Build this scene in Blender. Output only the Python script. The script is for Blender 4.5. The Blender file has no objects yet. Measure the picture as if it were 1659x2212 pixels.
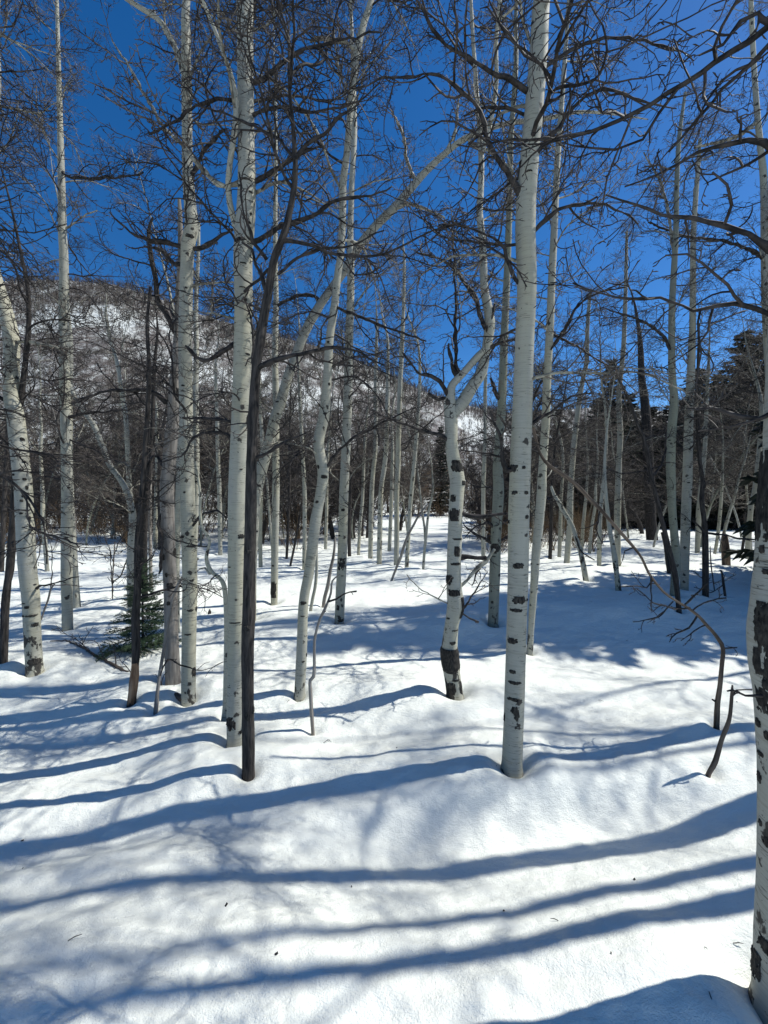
import bpy, math, random, time
import numpy as np
from mathutils import Vector, Matrix, Euler
T0 = time.time()
sc = bpy.context.scene
COL = sc.collection

# ------------------------------------------------------------------ camera, light, exposure
F = 850.0            # focal length in units of a 1659-wide picture
W, H = 1659.0, 2212.0
CAM_H = 1.65
PITCH = math.radians(-1.9)
cam_d = bpy.data.cameras.new('camera')
cam_d.sensor_fit = 'HORIZONTAL'; cam_d.sensor_width = 36.0; cam_d.lens = 36.0 * F / W
cam_d.clip_start = 0.05; cam_d.clip_end = 3000
cam = bpy.data.objects.new('camera', cam_d); COL.objects.link(cam)
cam.location = (0, 0, CAM_H); cam.rotation_euler = (math.pi / 2 + PITCH, 0, 0)
sc.camera = cam

SUN_EL, SUN_PHI = math.radians(50), math.radians(10)     # phi: degrees ahead of the camera's right hand
SUN = np.array([math.cos(SUN_PHI) * math.cos(SUN_EL), math.sin(SUN_PHI) * math.cos(SUN_EL), math.sin(SUN_EL)])
world = bpy.data.worlds.new('World'); sc.world = world; world.use_nodes = True
nt = world.node_tree; nt.nodes.clear()
sky = nt.nodes.new('ShaderNodeTexSky'); sky.sky_type = 'NISHITA'; sky.sun_disc = False
sky.sun_elevation = SUN_EL; sky.sun_rotation = math.pi / 2 - SUN_PHI
sky.altitude = 2300; sky.air_density = 1.0; sky.dust_density = 1.2; sky.ozone_density = 1.6
hs = nt.nodes.new('ShaderNodeHueSaturation'); hs.inputs['Saturation'].default_value = 1.38; hs.inputs['Value'].default_value = 1.72
hs.inputs['Hue'].default_value = 0.504
bg = nt.nodes.new('ShaderNodeBackground'); bg.inputs['Strength'].default_value = 0.078
wo = nt.nodes.new('ShaderNodeOutputWorld')
nt.links.new(sky.outputs[0], hs.inputs['Color']); nt.links.new(hs.outputs[0], bg.inputs['Color']); nt.links.new(bg.outputs[0], wo.inputs['Surface'])
sd = bpy.data.lights.new('sun', 'SUN'); sd.energy = 5.0; sd.angle = math.radians(0.53); sd.color = (1.0, 0.99, 0.935)
so = bpy.data.objects.new('sun', sd); COL.objects.link(so)
so.rotation_euler = Vector(SUN).to_track_quat('Z', 'Y').to_euler(); so.location = (20, 5, 30)
sc.view_settings.view_transform = 'Standard'; sc.view_settings.look = 'None'
sc.view_settings.exposure = 0.13; sc.view_settings.gamma = 1.0
sc.view_settings.use_curve_mapping = False
sc.cycles.max_bounces = 6; sc.cycles.diffuse_bounces = 3; sc.cycles.glossy_bounces = 2

# ------------------------------------------------------------------ projection
cp, sp = math.cos(PITCH), math.sin(PITCH)
def ray(u, v):
    x, y = (u - W / 2) / F, (H / 2 - v) / F
    d = np.array([x, cp - y * sp, sp + y * cp])
    return d / d[1]
def unproj(u, v, Y):
    return np.array([0, 0, CAM_H]) + ray(u, v) * Y

# ------------------------------------------------------------------ noise and terrain
RNG = np.random.default_rng(11)
_perm = RNG.permutation(512); _grad = RNG.uniform(0, 2 * np.pi, 512); _gx, _gy = np.cos(_grad), np.sin(_grad)
def perlin(x, y):
    xi, yi = np.floor(x).astype(int), np.floor(y).astype(int)
    xf, yf = x - xi, y - yi
    def g(ix, iy, fx, fy):
        h = _perm[(_perm[ix & 511] + iy) & 511]
        return _gx[h] * fx + _gy[h] * fy
    u, v = xf * xf * xf * (xf * (xf * 6 - 15) + 10), yf * yf * yf * (yf * (yf * 6 - 15) + 10)
    a = g(xi, yi, xf, yf) * (1 - u) + g(xi + 1, yi, xf - 1, yf) * u
    b = g(xi, yi + 1, xf, yf - 1) * (1 - u) + g(xi + 1, yi + 1, xf - 1, yf - 1) * u
    return a * (1 - v) + b * v
def sstep(a, b, x):
    t = np.clip((x - a) / (b - a), 0, 1); return t * t * (3 - 2 * t)
HVIS = 1078.0
RIDGE_U = np.array([-900, -200, 0, 150, 250, 330, 400, 500, 600, 700, 800, 900, 1000, 1100, 1200, 1300, 1400, 1500, 1659, 2400])
RIDGE_V = np.array([690, 630, 612, 610, 618, 640, 668, 700, 726, 752, 792, 838, 872, 892, 884, 876, 882, 896, 915, 950])
LINES = [(0, [(1100, 1640), (1000, 1655), (900, 1672), (720, 1700), (560, 1730), (400, 1745), (250, 1775), (100, 1800), (0, 1815)]),
 (None, [(1560, 1570), (1500, 1580), (1400, 1605), (1320, 1628), (1250, 1635), (1180, 1632), (1125, 1642)]),
 (.0, [(1640, 1715), (1560, 1745), (1480, 1800), (1410, 1838), (1300, 1840), (1170, 1855), (1080, 1870), (1000, 1892), (900, 1895), (700, 1897), (500, 1890), (400, 1892), (250, 1910), (100, 1945), (0, 1965)]),
 (.0, [(1640, 1815), (1500, 1865), (1380, 1890), (1250, 1905), (1100, 1935), (1000, 1950), (830, 1955), (600, 1965), (400, 1970), (200, 1985), (0, 2015)]),
 (-.02, [(1620, 1940), (1500, 1955), (1300, 1975), (1000, 2015), (830, 2028), (600, 2055), (400, 2058), (200, 2080), (0, 2100)]),
 (0, [(522, 1655), (408, 1663), (306, 1700), (238, 1712), (136, 1725), (0, 1738)]),
 (0, [(476, 1577), (408, 1589), (340, 1611), (238, 1635), (136, 1650), (0, 1664)])]
CT = []; ANCH = []
for z0, pts in LINES:      # heights of the snow under the long shadows of the photograph
    a = ray(*pts[0]) if z0 is not None else ray(1107, 1645)
    Y0 = ((z0 or 0) - CAM_H) / a[2]; X0 = a[0] * Y0; ANCH.append((X0, Y0))
    c_, s_ = math.cos(SUN_PHI), math.sin(SUN_PHI); dense = []
    for (u0, v0), (u1, v1) in zip(pts[:-1], pts[1:]):
        for k in range(3): dense.append((u0 + (u1 - u0) * k / 3, v0 + (v1 - v0) * k / 3))
    for u, v in dense + [pts[-1]]:
        r = ray(u, v); t_ = (X0 - r[0] * Y0) / (c_ - r[0] * s_); Y = Y0 - t_ * s_; CT.append((r[0] * Y, Y, CAM_H + r[2] * Y))
CT = np.array(CT)
def fitted(x, y):
    out = np.zeros_like(x); near = (np.abs(x) < 5) & (y > .3) & (y < 5); xs, ys = x[near], y[near]
    if xs.size:
        num = np.zeros_like(xs); den = np.full_like(xs, .25)
        for cx, cy, cz in CT[::2]:
            m_ = (np.abs(xs - cx) < .75) & (np.abs(ys - cy) < .5)
            w = np.exp(-((xs[m_] - cx) / .30) ** 2 - ((ys[m_] - cy) / .20) ** 2) * 2; num[m_] += w * cz; den[m_] += w
        wide_n = np.zeros_like(xs); wide_d = np.full_like(xs, .01)
        for cx, cy, cz in CT[::6]:
            w = np.exp(-((xs - cx) / .9) ** 2 - ((ys - cy) / .6) ** 2); wide_n += w * cz; wide_d += w
        out[near] = (num + .25 * wide_n / wide_d * np.minimum(1, wide_d * 8)) / den
    return out
def nearmask(x, y): return (1 - sstep(2.3, 3.6, y)) * (1 - sstep(2.6, 4.2, np.abs(x))) * sstep(.2, .7, y)
WELLS = []    # (x, y, well radius, mound height)
BUMPS = [(-1.6, 2.9, .9, .55, -.05), (2.3, 2.15, .55, .45, .10), (1.2, 1.32, .35, .3, .07), (0.6, 2.0, .6, .35, -.04), (-0.5, 1.45, .9, .4, .03),
         (-.9, 2.05, .6, .3, .035), (.45, 3.2, .7, .35, .05), (2.2, 3.3, .8, .5, .06), (3.5, 5.8, 2.2, .8, .16), (-3, 4.2, 1.5, .6, .06),
         (1.1, 4.6, .7, .4, -.07), (-1.2, 3.6, .8, .4, .05), (5.5, 8, 3, 1.5, .2)]
def terrain(x, y):
    x = np.asarray(x, float); y = np.asarray(y, float)
    r = np.hypot(x, y)
    shp = x.shape; x = x.ravel(); y = y.ravel(); r = r.ravel()
    nm = nearmask(x, y)
    z = (1 - .85 * nm) * (.075 * perlin(x / 2.6 + 7.3, y / 1.7 + 3.1) + .045 * perlin(x / 1.15 + 1.7, y / .8 + 9.4) + .16 * perlin(x / 8.5, y / 6.5 + 5)) + fitted(x, y) * np.minimum(1, nm * 1.6)
    nf = 1 - sstep(9, 22, r)
    z = z + nf * (.030 * perlin(x / .62 + 31, y / .33 + 17) + .016 * perlin(x / .21 + 5, y / .12 + 8) + .0075 * perlin(x / .085, y / .055) + .0022 * perlin(x / .036, y / .03))
    for bx, by, sx, sy, a in BUMPS:
        z = z + (1 - nm) * a * np.exp(-((x - bx) / sx) ** 2 - ((y - by) / sy) ** 2)
    for wx, wy, wr, mh in WELLS:
        m_ = (np.abs(x - wx) < 1.6) & (np.abs(y - wy) < 1.2)
        if not m_.any(): continue
        xm, ym = x[m_], y[m_]; d2 = (xm - wx) ** 2 + (ym - wy) ** 2
        dm = ((xm - wx + .22 * mh / .05) / 1.7) ** 2 + (ym - wy) ** 2
        z[m_] = z[m_] + mh * np.exp(-dm / (wr * 3.4) ** 2) - (mh * 2.5) * np.exp(-d2 / (wr * 1.2) ** 2)
    # rising bank and the far hill
    yy = np.maximum(y, 0.01)
    u = W / 2 + F * np.clip(x / np.maximum(yy, r * .35), -2, 2)
    T = (HVIS - np.interp(u, RIDGE_U, RIDGE_V)) / F
    ye = np.maximum(y, r * .35) * sstep(-.2, .5, y / np.maximum(r, .01))
    s = np.interp(ye, [0, 27, 36, 50, 75, 120, 200, 300, 400, 480, 700], [0, 0, .03, .075, .17, .40, .66, .87, 1.0, .90, .6])
    z = z + T * ye * s + sstep(60, 150, ye) * .010 * ye * (perlin(x / 38, y / 55) + .6 * perlin(x / 14, y / 24)) * (1 - sstep(330, 400, ye))
    return z.reshape(shp)
def ground_hit(u, v):
    d = ray(u, v); Ys = np.geomspace(.5, 60, 420)
    for _ in range(2):
        g = Ys * d[2] + CAM_H - terrain(Ys * d[0], Ys)
        k = int(np.argmax(g < 0))
        if k == 0: return float(Ys[-1] if g[0] > 0 else Ys[0])
        Ys = np.linspace(Ys[k - 1], Ys[k], 24)
    return float(Ys[12])

# ------------------------------------------------------------------ materials
def new_mat(name):
    m = bpy.data.materials.new(name); m.use_nodes = True
    n = m.node_tree; n.nodes.clear()
    out = n.nodes.new('ShaderNodeOutputMaterial'); b = n.nodes.new('ShaderNodeBsdfPrincipled')
    n.links.new(b.outputs[0], out.inputs['Surface'])
    return m, n, b
def ramp(n, src, stops, interp='LINEAR'):
    r = n.nodes.new('ShaderNodeValToRGB'); r.color_ramp.interpolation = interp
    e = r.color_ramp.elements
    while len(e) < len(stops): e.new(.5)
    for i, (p, c) in enumerate(stops):
        e[i].position = p; e[i].color = (*c, 1) if isinstance(c, tuple) else (c, c, c, 1)
    n.links.new(src, r.inputs[0]); return r.outputs['Color']
def noise(n, vec, scale, detail=3, rough=.55):
    t = n.nodes.new('ShaderNodeTexNoise'); t.inputs['Scale'].default_value = scale
    t.inputs['Detail'].default_value = detail; t.inputs['Roughness'].default_value = rough
    if vec is not None: n.links.new(vec, t.inputs['Vector'])
    return t.outputs['Fac']
def mapping(n, vec, scale, loc=None):
    m = n.nodes.new('ShaderNodeMapping'); m.inputs['Scale'].default_value = scale
    n.links.new(vec, m.inputs['Vector'])
    if loc is not None: n.links.new(loc, m.inputs['Location'])
    return m.outputs[0]
def mix(n, fac, a, b):
    m = n.nodes.new('ShaderNodeMix'); m.data_type = 'RGBA'
    for s, k in ((fac, 0), (a, 6), (b, 7)):
        if isinstance(s, (int, float)): m.inputs[k].default_value = s
        elif isinstance(s, tuple): m.inputs[k].default_value = (*s, 1)
        else: n.links.new(s, m.inputs[k])
    return m.outputs[2]
def math_(n, op, a, b=0.0):
    m = n.nodes.new('ShaderNodeMath'); m.operation = op
    for i, s in enumerate((a, b)):
        if isinstance(s, (int, float)): m.inputs[i].default_value = s
        else: n.links.new(s, m.inputs[i])
    return m.outputs[0]
def bump(n, b, h, strength=.4, dist=.01):
    k = n.nodes.new('ShaderNodeBump'); k.inputs['Strength'].default_value = strength; k.inputs['Distance'].default_value = dist
    n.links.new(h, k.inputs['Height']); n.links.new(k.outputs[0], b.inputs['Normal'])
def bark_vec(n):
    """straightened trunk coordinates (r cos, r sin, length) stored on the mesh, shifted per object"""
    a = n.nodes.new('ShaderNodeAttribute'); a.attribute_name = 'bark'
    o = n.nodes.new('ShaderNodeObjectInfo')
    sc_ = n.nodes.new('ShaderNodeVectorMath'); sc_.operation = 'ADD'
    cx = n.nodes.new('ShaderNodeCombineXYZ')
    r = math_(n, 'MULTIPLY', o.outputs['Random'], 37.0)
    for i in range(3): n.links.new(r, cx.inputs[i])
    n.links.new(a.outputs['Vector'], sc_.inputs[0]); n.links.new(cx.outputs[0], sc_.inputs[1])
    return sc_.outputs[0], a.outputs['Vector'], o.outputs['Random']

def mat_aspen(name='aspen_bark', dark=0.0, tint=(.385, .38, .325)):
    m, n, b = new_mat(name)
    v, raw, rnd = bark_vec(n)
    base = mix(n, noise(n, mapping(n, v, (9, 9, 1.3)), 1, 4), tuple(c * .72 for c in tint), tint)
    base = mix(n, math_(n, 'MULTIPLY', ramp(n, noise(n, mapping(n, v, (30, 30, 6)), 1, 3), [(.45, 0.0), (.75, 1.0)]), .35), base, (.29, .30, .24))
    base = mix(n, math_(n, 'MULTIPLY', ramp(n, noise(n, mapping(n, v, (5, 5, .9)), 1, 3), [(.45, 0.0), (.62, 1.0)]), .4), base, tuple(c * k_ for c, k_ in zip(tint, (1.12, 1.04, .78))))
    base = mix(n, math_(n, 'MULTIPLY', ramp(n, noise(n, mapping(n, v, (6, 6, 190)), 1, 2), [(.5, 0.0), (.64, 1.0)]), .32), base, tuple(c * .55 for c in tint))
    # rub lines, thin horizontal lenticel dashes
    dash = ramp(n, noise(n, mapping(n, v, (15, 15, 150)), 1, 3), [(.60, 0.0), (.66, 1.0)])
    dens = ramp(n, noise(n, mapping(n, v, (7, 7, 3.2)), 1, 2), [(.42, 0.08), (.60, 1.0)])
    dmask = math_(n, 'MULTIPLY', dash, dens)
    fold = ramp(n, noise(n, mapping(n, v, (3, 3, 48)), 1, 1), [(.63, 0.0), (.68, 1.0)])
    dots = ramp(n, noise(n, mapping(n, v, (55, 55, 90)), 1, 2), [(.70, 0.0), (.735, 1.0)])
    # black branch scars
    vo = n.nodes.new('ShaderNodeTexVoronoi'); vo.inputs['Scale'].default_value = 1.0
    nv = mapping(n, v, (11, 11, 10))
    dist_ = n.nodes.new('ShaderNodeTexNoise'); dist_.inputs['Scale'].default_value = 4; n.links.new(nv, dist_.inputs['Vector'])
    vm = n.nodes.new('ShaderNodeVectorMath'); vm.operation = 'MULTIPLY_ADD'
    vm.inputs[1].default_value = (.5, .5, .5); n.links.new(dist_.outputs['Color'], vm.inputs[0]); n.links.new(nv, vm.inputs[2])
    n.links.new(vm.outputs[0], vo.inputs['Vector'])
    sx = n.nodes.new('ShaderNodeSeparateColor'); n.links.new(vo.outputs['Color'], sx.inputs[0])
    rare = math_(n, 'GREATER_THAN', sx.outputs[0], .72 - .2 * dark)
    thr = math_(n, 'MULTIPLY', sx.outputs[1], .30)
    scar = math_(n, 'MULTIPLY', rare, ramp(n, math_(n, 'SUBTRACT', thr, vo.outputs['Distance']), [(.0, 0.0), (.05, 1.0)]))
    # dark furrowed bark low on the trunk
    z = n.nodes.new('ShaderNodeSeparateXYZ'); n.links.new(raw, z.inputs[0])
    low = ramp(n, z.outputs[2], [(.0, 1.0), (.45 + .5 * dark, 0.0)])
    pat = noise(n, mapping(n, v, (8, 8, 5)), 1, 5, .65)
    lowm = ramp(n, math_(n, 'ADD', pat, math_(n, 'MULTIPLY', low, .07 + .06 * dark)), [(.665 - .02 * dark, 0.0), (.69 - .02 * dark, 1.0)])
    k = base
    k = mix(n, math_(n, 'MULTIPLY', fold, .45), k, (.25, .24, .19))
    k = mix(n, math_(n, 'MULTIPLY', dmask, .85), k, (.06, .055, .042))
    k = mix(n, math_(n, 'MULTIPLY', dots, .85), k, (.03, .03, .028))
    dk = mix(n, noise(n, mapping(n, v, (60, 60, 25)), 1, 3), (.012, .012, .013), (.085, .078, .066))
    k = mix(n, scar, k, dk); k = mix(n, lowm, k, dk)
    n.links.new(k, b.inputs['Base Color'])
    b.inputs['Roughness'].default_value = .72; b.inputs['Specular IOR Level'].default_value = .25
    hh = math_(n, 'SUBTRACT', math_(n, 'MULTIPLY', noise(n, mapping(n, v, (40, 40, 60)), 1, 3), .35), math_(n, 'MULTIPLY', dmask, .4))
    hh = math_(n, 'ADD', hh, math_(n, 'MULTIPLY', math_(n, 'MAXIMUM', scar, lowm), noise(n, mapping(n, v, (90, 90, 40)), 1, 3)))
    bump(n, b, hh, .6, .006)
    return m
def mat_rough(name, c0, c1, sc_=(60, 60, 9), bd=.012, lichen=None):
    m, n, b = new_mat(name)
    v, raw, rnd = bark_vec(n)
    f = noise(n, mapping(n, v, sc_), 1, 5, .6)
    k = mix(n, ramp(n, f, [(.35, 0.0), (.65, 1.0)]), c0, c1)
    big = ramp(n, noise(n, mapping(n, v, (9, 9, 4)), 1, 3), [(.4, 0.0), (.7, 1.0)])
    k = mix(n, math_(n, 'MULTIPLY', big, .55), k, lichen or c0)
    n.links.new(k, b.inputs['Base Color']); b.inputs['Roughness'].default_value = .88
    b.inputs['Specular IOR Level'].default_value = .15
    bump(n, b, f, .9, bd)
    return m
def mat_twig(name, a, c, sc_=30):
    m, n, b = new_mat(name)
    g = n.nodes.new('ShaderNodeTexCoord'); o = n.nodes.new('ShaderNodeObjectInfo')
    f = noise(n, g.outputs['Object'], sc_, 2)
    k = mix(n, ramp(n, f, [(.38, 0.0), (.62, 1.0)]), a, c)
    n.links.new(k, b.inputs['Base Color']); b.inputs['Roughness'].default_value = .7; b.inputs['Specular IOR Level'].default_value = .25
    return m

M = {}
M['aspen'] = mat_aspen()
M['aspen_old'] = mat_aspen('old_aspen_bark', 1.0, (.41, .405, .35))
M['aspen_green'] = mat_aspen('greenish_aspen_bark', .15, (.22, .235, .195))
M['dark'] = mat_rough('dark_bark', (.012, .011, .011), (.075, .066, .06), lichen=(.042, .039, .037))
M['grey'] = mat_rough('weathered_wood', (.13, .115, .10), (.34, .31, .275), (30, 30, 3), .006, (.2, .185, .165))
M['brown'] = mat_rough('dead_brown_wood', (.05, .038, .03), (.20, .155, .12), (50, 50, 5), .008, (.045, .04, .037))
M['peeled'] = mat_rough('peeled_wood', (.16, .085, .045), (.40, .26, .16), (50, 50, 5), .006, (.30, .24, .19))
M['scar'] = mat_rough('black_scar_bark', (.008, .008, .009), (.07, .064, .055), (90, 90, 30), .01, (.02, .02, .02))
M['limb_pale'] = mat_twig('pale_limb_bark', (.10, .092, .075), (.36, .345, .28), 16)
M['limb_dark'] = mat_twig('dead_and_backlit_limb_bark', (.010, .009, .009), (.05, .043, .04), 22)  # near-black of dead limbs, with backlit shade put into the colour
M['twig'] = mat_twig('twig_bark', (.022, .017, .016), (.17, .145, .12), 9)
M['twig_dark'] = mat_twig('dead_and_backlit_twig_bark', (.013, .011, .011), (.07, .058, .052), 12)  # twigs of those limbs, backlit darkness in the colour as well
M['twig_brown'] = mat_twig('willow_twig_bark', (.06, .038, .02), (.17, .115, .065), 1.5)
M['twig_grey'] = mat_twig('grey_brush_bark', (.035, .028, .024), (.125, .10, .084), .6)
M['needle'] = mat_twig('fir_needles', (.03, .055, .028), (.07, .11, .055), 14)
M['needle_far'] = mat_twig('spruce_needles', (.008, .013, .009), (.026, .034, .02), 2.5)

def mat_snow(name, far=False):
    m, n, b = new_mat(name)
    g = n.nodes.new('ShaderNodeTexCoord'); P = g.outputs['Object']
    k = mix(n, noise(n, mapping(n, P, (1.2, 2.2, 1)), 1, 4), (.81, .82, .745), (.885, .895, .815))
    # fine bits of bark litter on old snow
    sp_ = ramp(n, noise(n, P, 70, 2), [(.765, 0.0), (.79, 1.0)])
    k = mix(n, math_(n, 'MULTIPLY', sp_, 0.0 if far else .35), k, (.35, .31, .26))
    if far:
        open_ = ramp(n, noise(n, mapping(n, P, (.022, .012, .012)), 1, 3), [(.50, 1.0), (.60, .25)])
        brush = ramp(n, noise(n, mapping(n, P, (.30, .12, .12)), 1, 6, .8), [(.30, 0.0), (.50, 1.0)])
        k = mix(n, math_(n, 'MULTIPLY', math_(n, 'MULTIPLY', brush, open_), .97), k, (.12, .095, .075))
    n.links.new(k, b.inputs['Base Color']); b.inputs['Roughness'].default_value = .55
    b.inputs['Specular IOR Level'].default_value = .22
    if not far:
        a = noise(n, mapping(n, P, (16, 26, 16)), 1, 4, .6)
        c = noise(n, P, 160, 3, .7)
        e = noise(n, P, 520, 2, .6)
        hh = math_(n, 'ADD', math_(n, 'MULTIPLY', a, .9), math_(n, 'ADD', math_(n, 'MULTIPLY', c, .34), math_(n, 'MULTIPLY', e, .13)))
        bump(n, b, hh, .9, .016)
    return m
M['snow'] = mat_snow('old_snow'); M['hillsnow'] = mat_snow('hill_snow', True)

# ------------------------------------------------------------------ mesh builder
class MB:
    def __init__(s): s.v = []; s.q = []; s.b = []; s.m = []; s.n = 0
    def add(s, V, Q, B=None, mi=0):
        s.v.append(V); s.q.append(Q + s.n); s.b.append(B if B is not None else V); s.m.append(np.full(len(Q), mi, np.int32)); s.n += len(V)
    def tube(s, P, R, sides=3, mi=0, s0=0.0, rough=0.0, ref=None, phase=0.0):
        P = np.asarray(P, float); R = np.asarray(R, float); n = len(P)
        Tn = np.empty_like(P); Tn[1:-1] = P[2:] - P[:-2]; Tn[0] = P[1] - P[0]; Tn[-1] = P[-1] - P[-2]; Tn /= np.sqrt((Tn * Tn).sum(1))[:, None] + 1e-12
        if ref is None:
            d = np.abs(P[-1] - P[0]); ref = np.eye(3)[int(np.argmin(d))]
        A = np.stack([Tn[:, 1] * ref[2] - Tn[:, 2] * ref[1], Tn[:, 2] * ref[0] - Tn[:, 0] * ref[2], Tn[:, 0] * ref[1] - Tn[:, 1] * ref[0]], 1); A /= np.sqrt((A * A).sum(1))[:, None] + 1e-9
        Bn = np.stack([Tn[:, 1] * A[:, 2] - Tn[:, 2] * A[:, 1], Tn[:, 2] * A[:, 0] - Tn[:, 0] * A[:, 2], Tn[:, 0] * A[:, 1] - Tn[:, 1] * A[:, 0]], 1)
        th = np.arange(sides) * (2 * np.pi / sides) + phase
        L = np.concatenate([[0], np.cumsum(np.linalg.norm(np.diff(P, axis=0), axis=1))]) + s0
        rr = np.repeat(R[:, None], sides, 1)
        if rough:
            rr = rr * (1 + rough * (perlin(np.cos(th)[None] * 1.5 + 9 + L[:, None] * 2.2 + s0, np.sin(th)[None] * 1.5 + L[:, None] * 1.7)
                                    + .5 * perlin(th[None] * 0 + np.cos(th)[None] * 4 + L[:, None] * 9, np.sin(th)[None] * 4 + L[:, None] * 6)))
        V = P[:, None] + rr[:, :, None] * (np.cos(th)[None, :, None] * A[:, None] + np.sin(th)[None, :, None] * Bn[:, None])
        R_ = R.mean()
        Bk = np.stack([rr * np.cos(th)[None], rr * np.sin(th)[None], np.repeat(L[:, None], sides, 1)], -1)
        i = np.arange(n - 1)[:, None] * sides; j = np.arange(sides)[None]; j2 = (j + 1) % sides
        Q = np.stack([i + j, i + j2, i + sides + j2, i + sides + j], -1).reshape(-1, 4)
        s.add(V.reshape(-1, 3), Q, Bk.reshape(-1, 3), mi)
    def merged(s):
        if len(s.v) > 1:
            s.v = [np.concatenate(s.v)]; s.q = [np.concatenate(s.q)]; s.b = [np.concatenate(s.b)]; s.m = [np.concatenate(s.m)]
        return s.v[0], s.q[0], s.b[0], s.m[0]
    def mesh(s, name, mats, smooth=True):
        V, Q, B, Mi = s.merged()
        me = bpy.data.meshes.new(name)
        me.vertices.add(len(V)); me.vertices.foreach_set('co', V.astype(np.float32).ravel())
        me.loops.add(len(Q) * 4); me.loops.foreach_set('vertex_index', Q.astype(np.int32).ravel())
        me.polygons.add(len(Q)); me.polygons.foreach_set('loop_start', np.arange(len(Q), dtype=np.int32) * 4)
        me.polygons.foreach_set('material_index', Mi)
        me.polygons.foreach_set('use_smooth', np.full(len(Q), smooth))
        for m in mats: me.materials.append(m)
        at = me.attributes.new('bark', 'FLOAT_VECTOR', 'POINT'); at.data.foreach_set('vector', B.astype(np.float32).ravel())
        me.update(calc_edges=True)
        return me

def link(name, me, parent=None, loc=None, rot=None, scale=None, **props):
    o = bpy.data.objects.new(name, me); COL.objects.link(o)
    if parent is not None: o.parent = parent
    if loc is not None: o.location = loc
    if rot is not None: o.rotation_euler = rot
    if scale is not None: o.scale = scale
    for k, v in props.items(): o[k] = v
    return o
def thing(name, loc, label, cat, group=None):
    o = link(name, None, loc=[float(c) for c in loc], label=label, category=cat)
    o.empty_display_size = .1
    if group: o['group'] = group
    return o

# ------------------------------------------------------------------ branches
def nrm(v):
    a, b, *c = v
    l = math.sqrt(a * a + b * b + (c[0] * c[0] if c else 0)) + 1e-9
    return np.array(v) / l
def cr3(a, b): return np.array([a[1] * b[2] - a[2] * b[1], a[2] * b[0] - a[0] * b[2], a[0] * b[1] - a[1] * b[0]])
def rwalk(rng, p, d, L, n, kink, up):
    P = [p]; d = nrm(np.array(d, float)); st = L / n
    curl = rng.normal(size=3) * kink * .6
    for i in range(n):
        if i and rng.random() < .25: curl = rng.normal(size=3) * kink * .6
        d = nrm(d + rng.normal(size=3) * kink + curl + np.array([0, 0, up]))
        P.append(P[-1] + d * st)
    return np.array(P)
def child_dir(rng, T_, side, ang):
    a = cr3(T_, (0, 0, 1.0))
    if abs(a[0]) + abs(a[1]) < .1: a = np.array([1.0, 0, 0])
    a = nrm(a) * side; b = cr3(T_, a)
    w = nrm(a + b * rng.normal() * .55)
    return nrm(T_ * math.cos(ang) + w * math.sin(ang))
def sprout(mb, rng, P, R, level, cfg, mi_t):
    """grow side twigs along a branch path"""
    L = np.concatenate([[0], np.cumsum(np.linalg.norm(np.diff(P, axis=0), axis=1))]); tot = L[-1]
    num = int(cfg['num'][level] * tot / cfg['ref'][level] * rng.uniform(.8, 1.2) + .5)
    side = 1 if rng.random() < .5 else -1
    for k in range(num):
        t = cfg['t0'][level] + (1 - cfg['t0'][level]) * (k + rng.random()) / max(num, 1)
        s = min(t, .985) * tot; i = min(int(np.searchsorted(L, s)), len(P) - 1); i = max(i, 1)
        f = (s - L[i - 1]) / (L[i] - L[i - 1] + 1e-9)
        p = P[i - 1] * (1 - f) + P[i] * f; r = R[i - 1] * (1 - f) + R[i] * f
        T_ = nrm(P[i] - P[i - 1]); side = -side
        ang = rng.uniform(.7, 1.25)
        ln = cfg['len'][level] * rng.uniform(.45, 1.2) * (1 - .5 * t)
        if level == 0: ln *= .55 + .9 * min(tot, 1.2)
        n = [6, 5, 3][level]
        d = child_dir(rng, T_, side, ang)
        q = rwalk(rng, p, d, ln, n, cfg['kink'] * (1.1, 1.2, 1.0)[level], cfg['up'] * 1.3)
        r0 = min(r * .75, cfg['rad'][level]); r1 = max(r0 * .45, cfg['rmin'])
        rr = np.linspace(r0, r1, n + 1)
        if level == 2 or rng.random() < .5:
            rr[-1] = cfg['rmin'] * .4; rr[-2] = max(rr[-2], cfg['rmin'] * cfg.get('bud', 1.5))
        mb.tube(q, rr, 3, mi_t)
        if level < 2: sprout(mb, rng, q, rr, level + 1, cfg, mi_t)
CFG_LIVE = dict(num=[10.5, 4.4, 2.5], ref=[1.0, .3, .12], t0=[.12, .2, .3], len=[.42, .17, .065], kink=.15, up=.05, rad=[.0072, .0043, .0028], rmin=.0018, bud=1.7)
CFG_DEAD = dict(num=[9.5, 4, 1.8], ref=[1.0, .3, .12], t0=[.15, .2, .3], len=[.38, .15, .05], kink=.19, up=-.02, rad=[.0078, .0050, .0034], rmin=.0021, bud=1.2)
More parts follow.
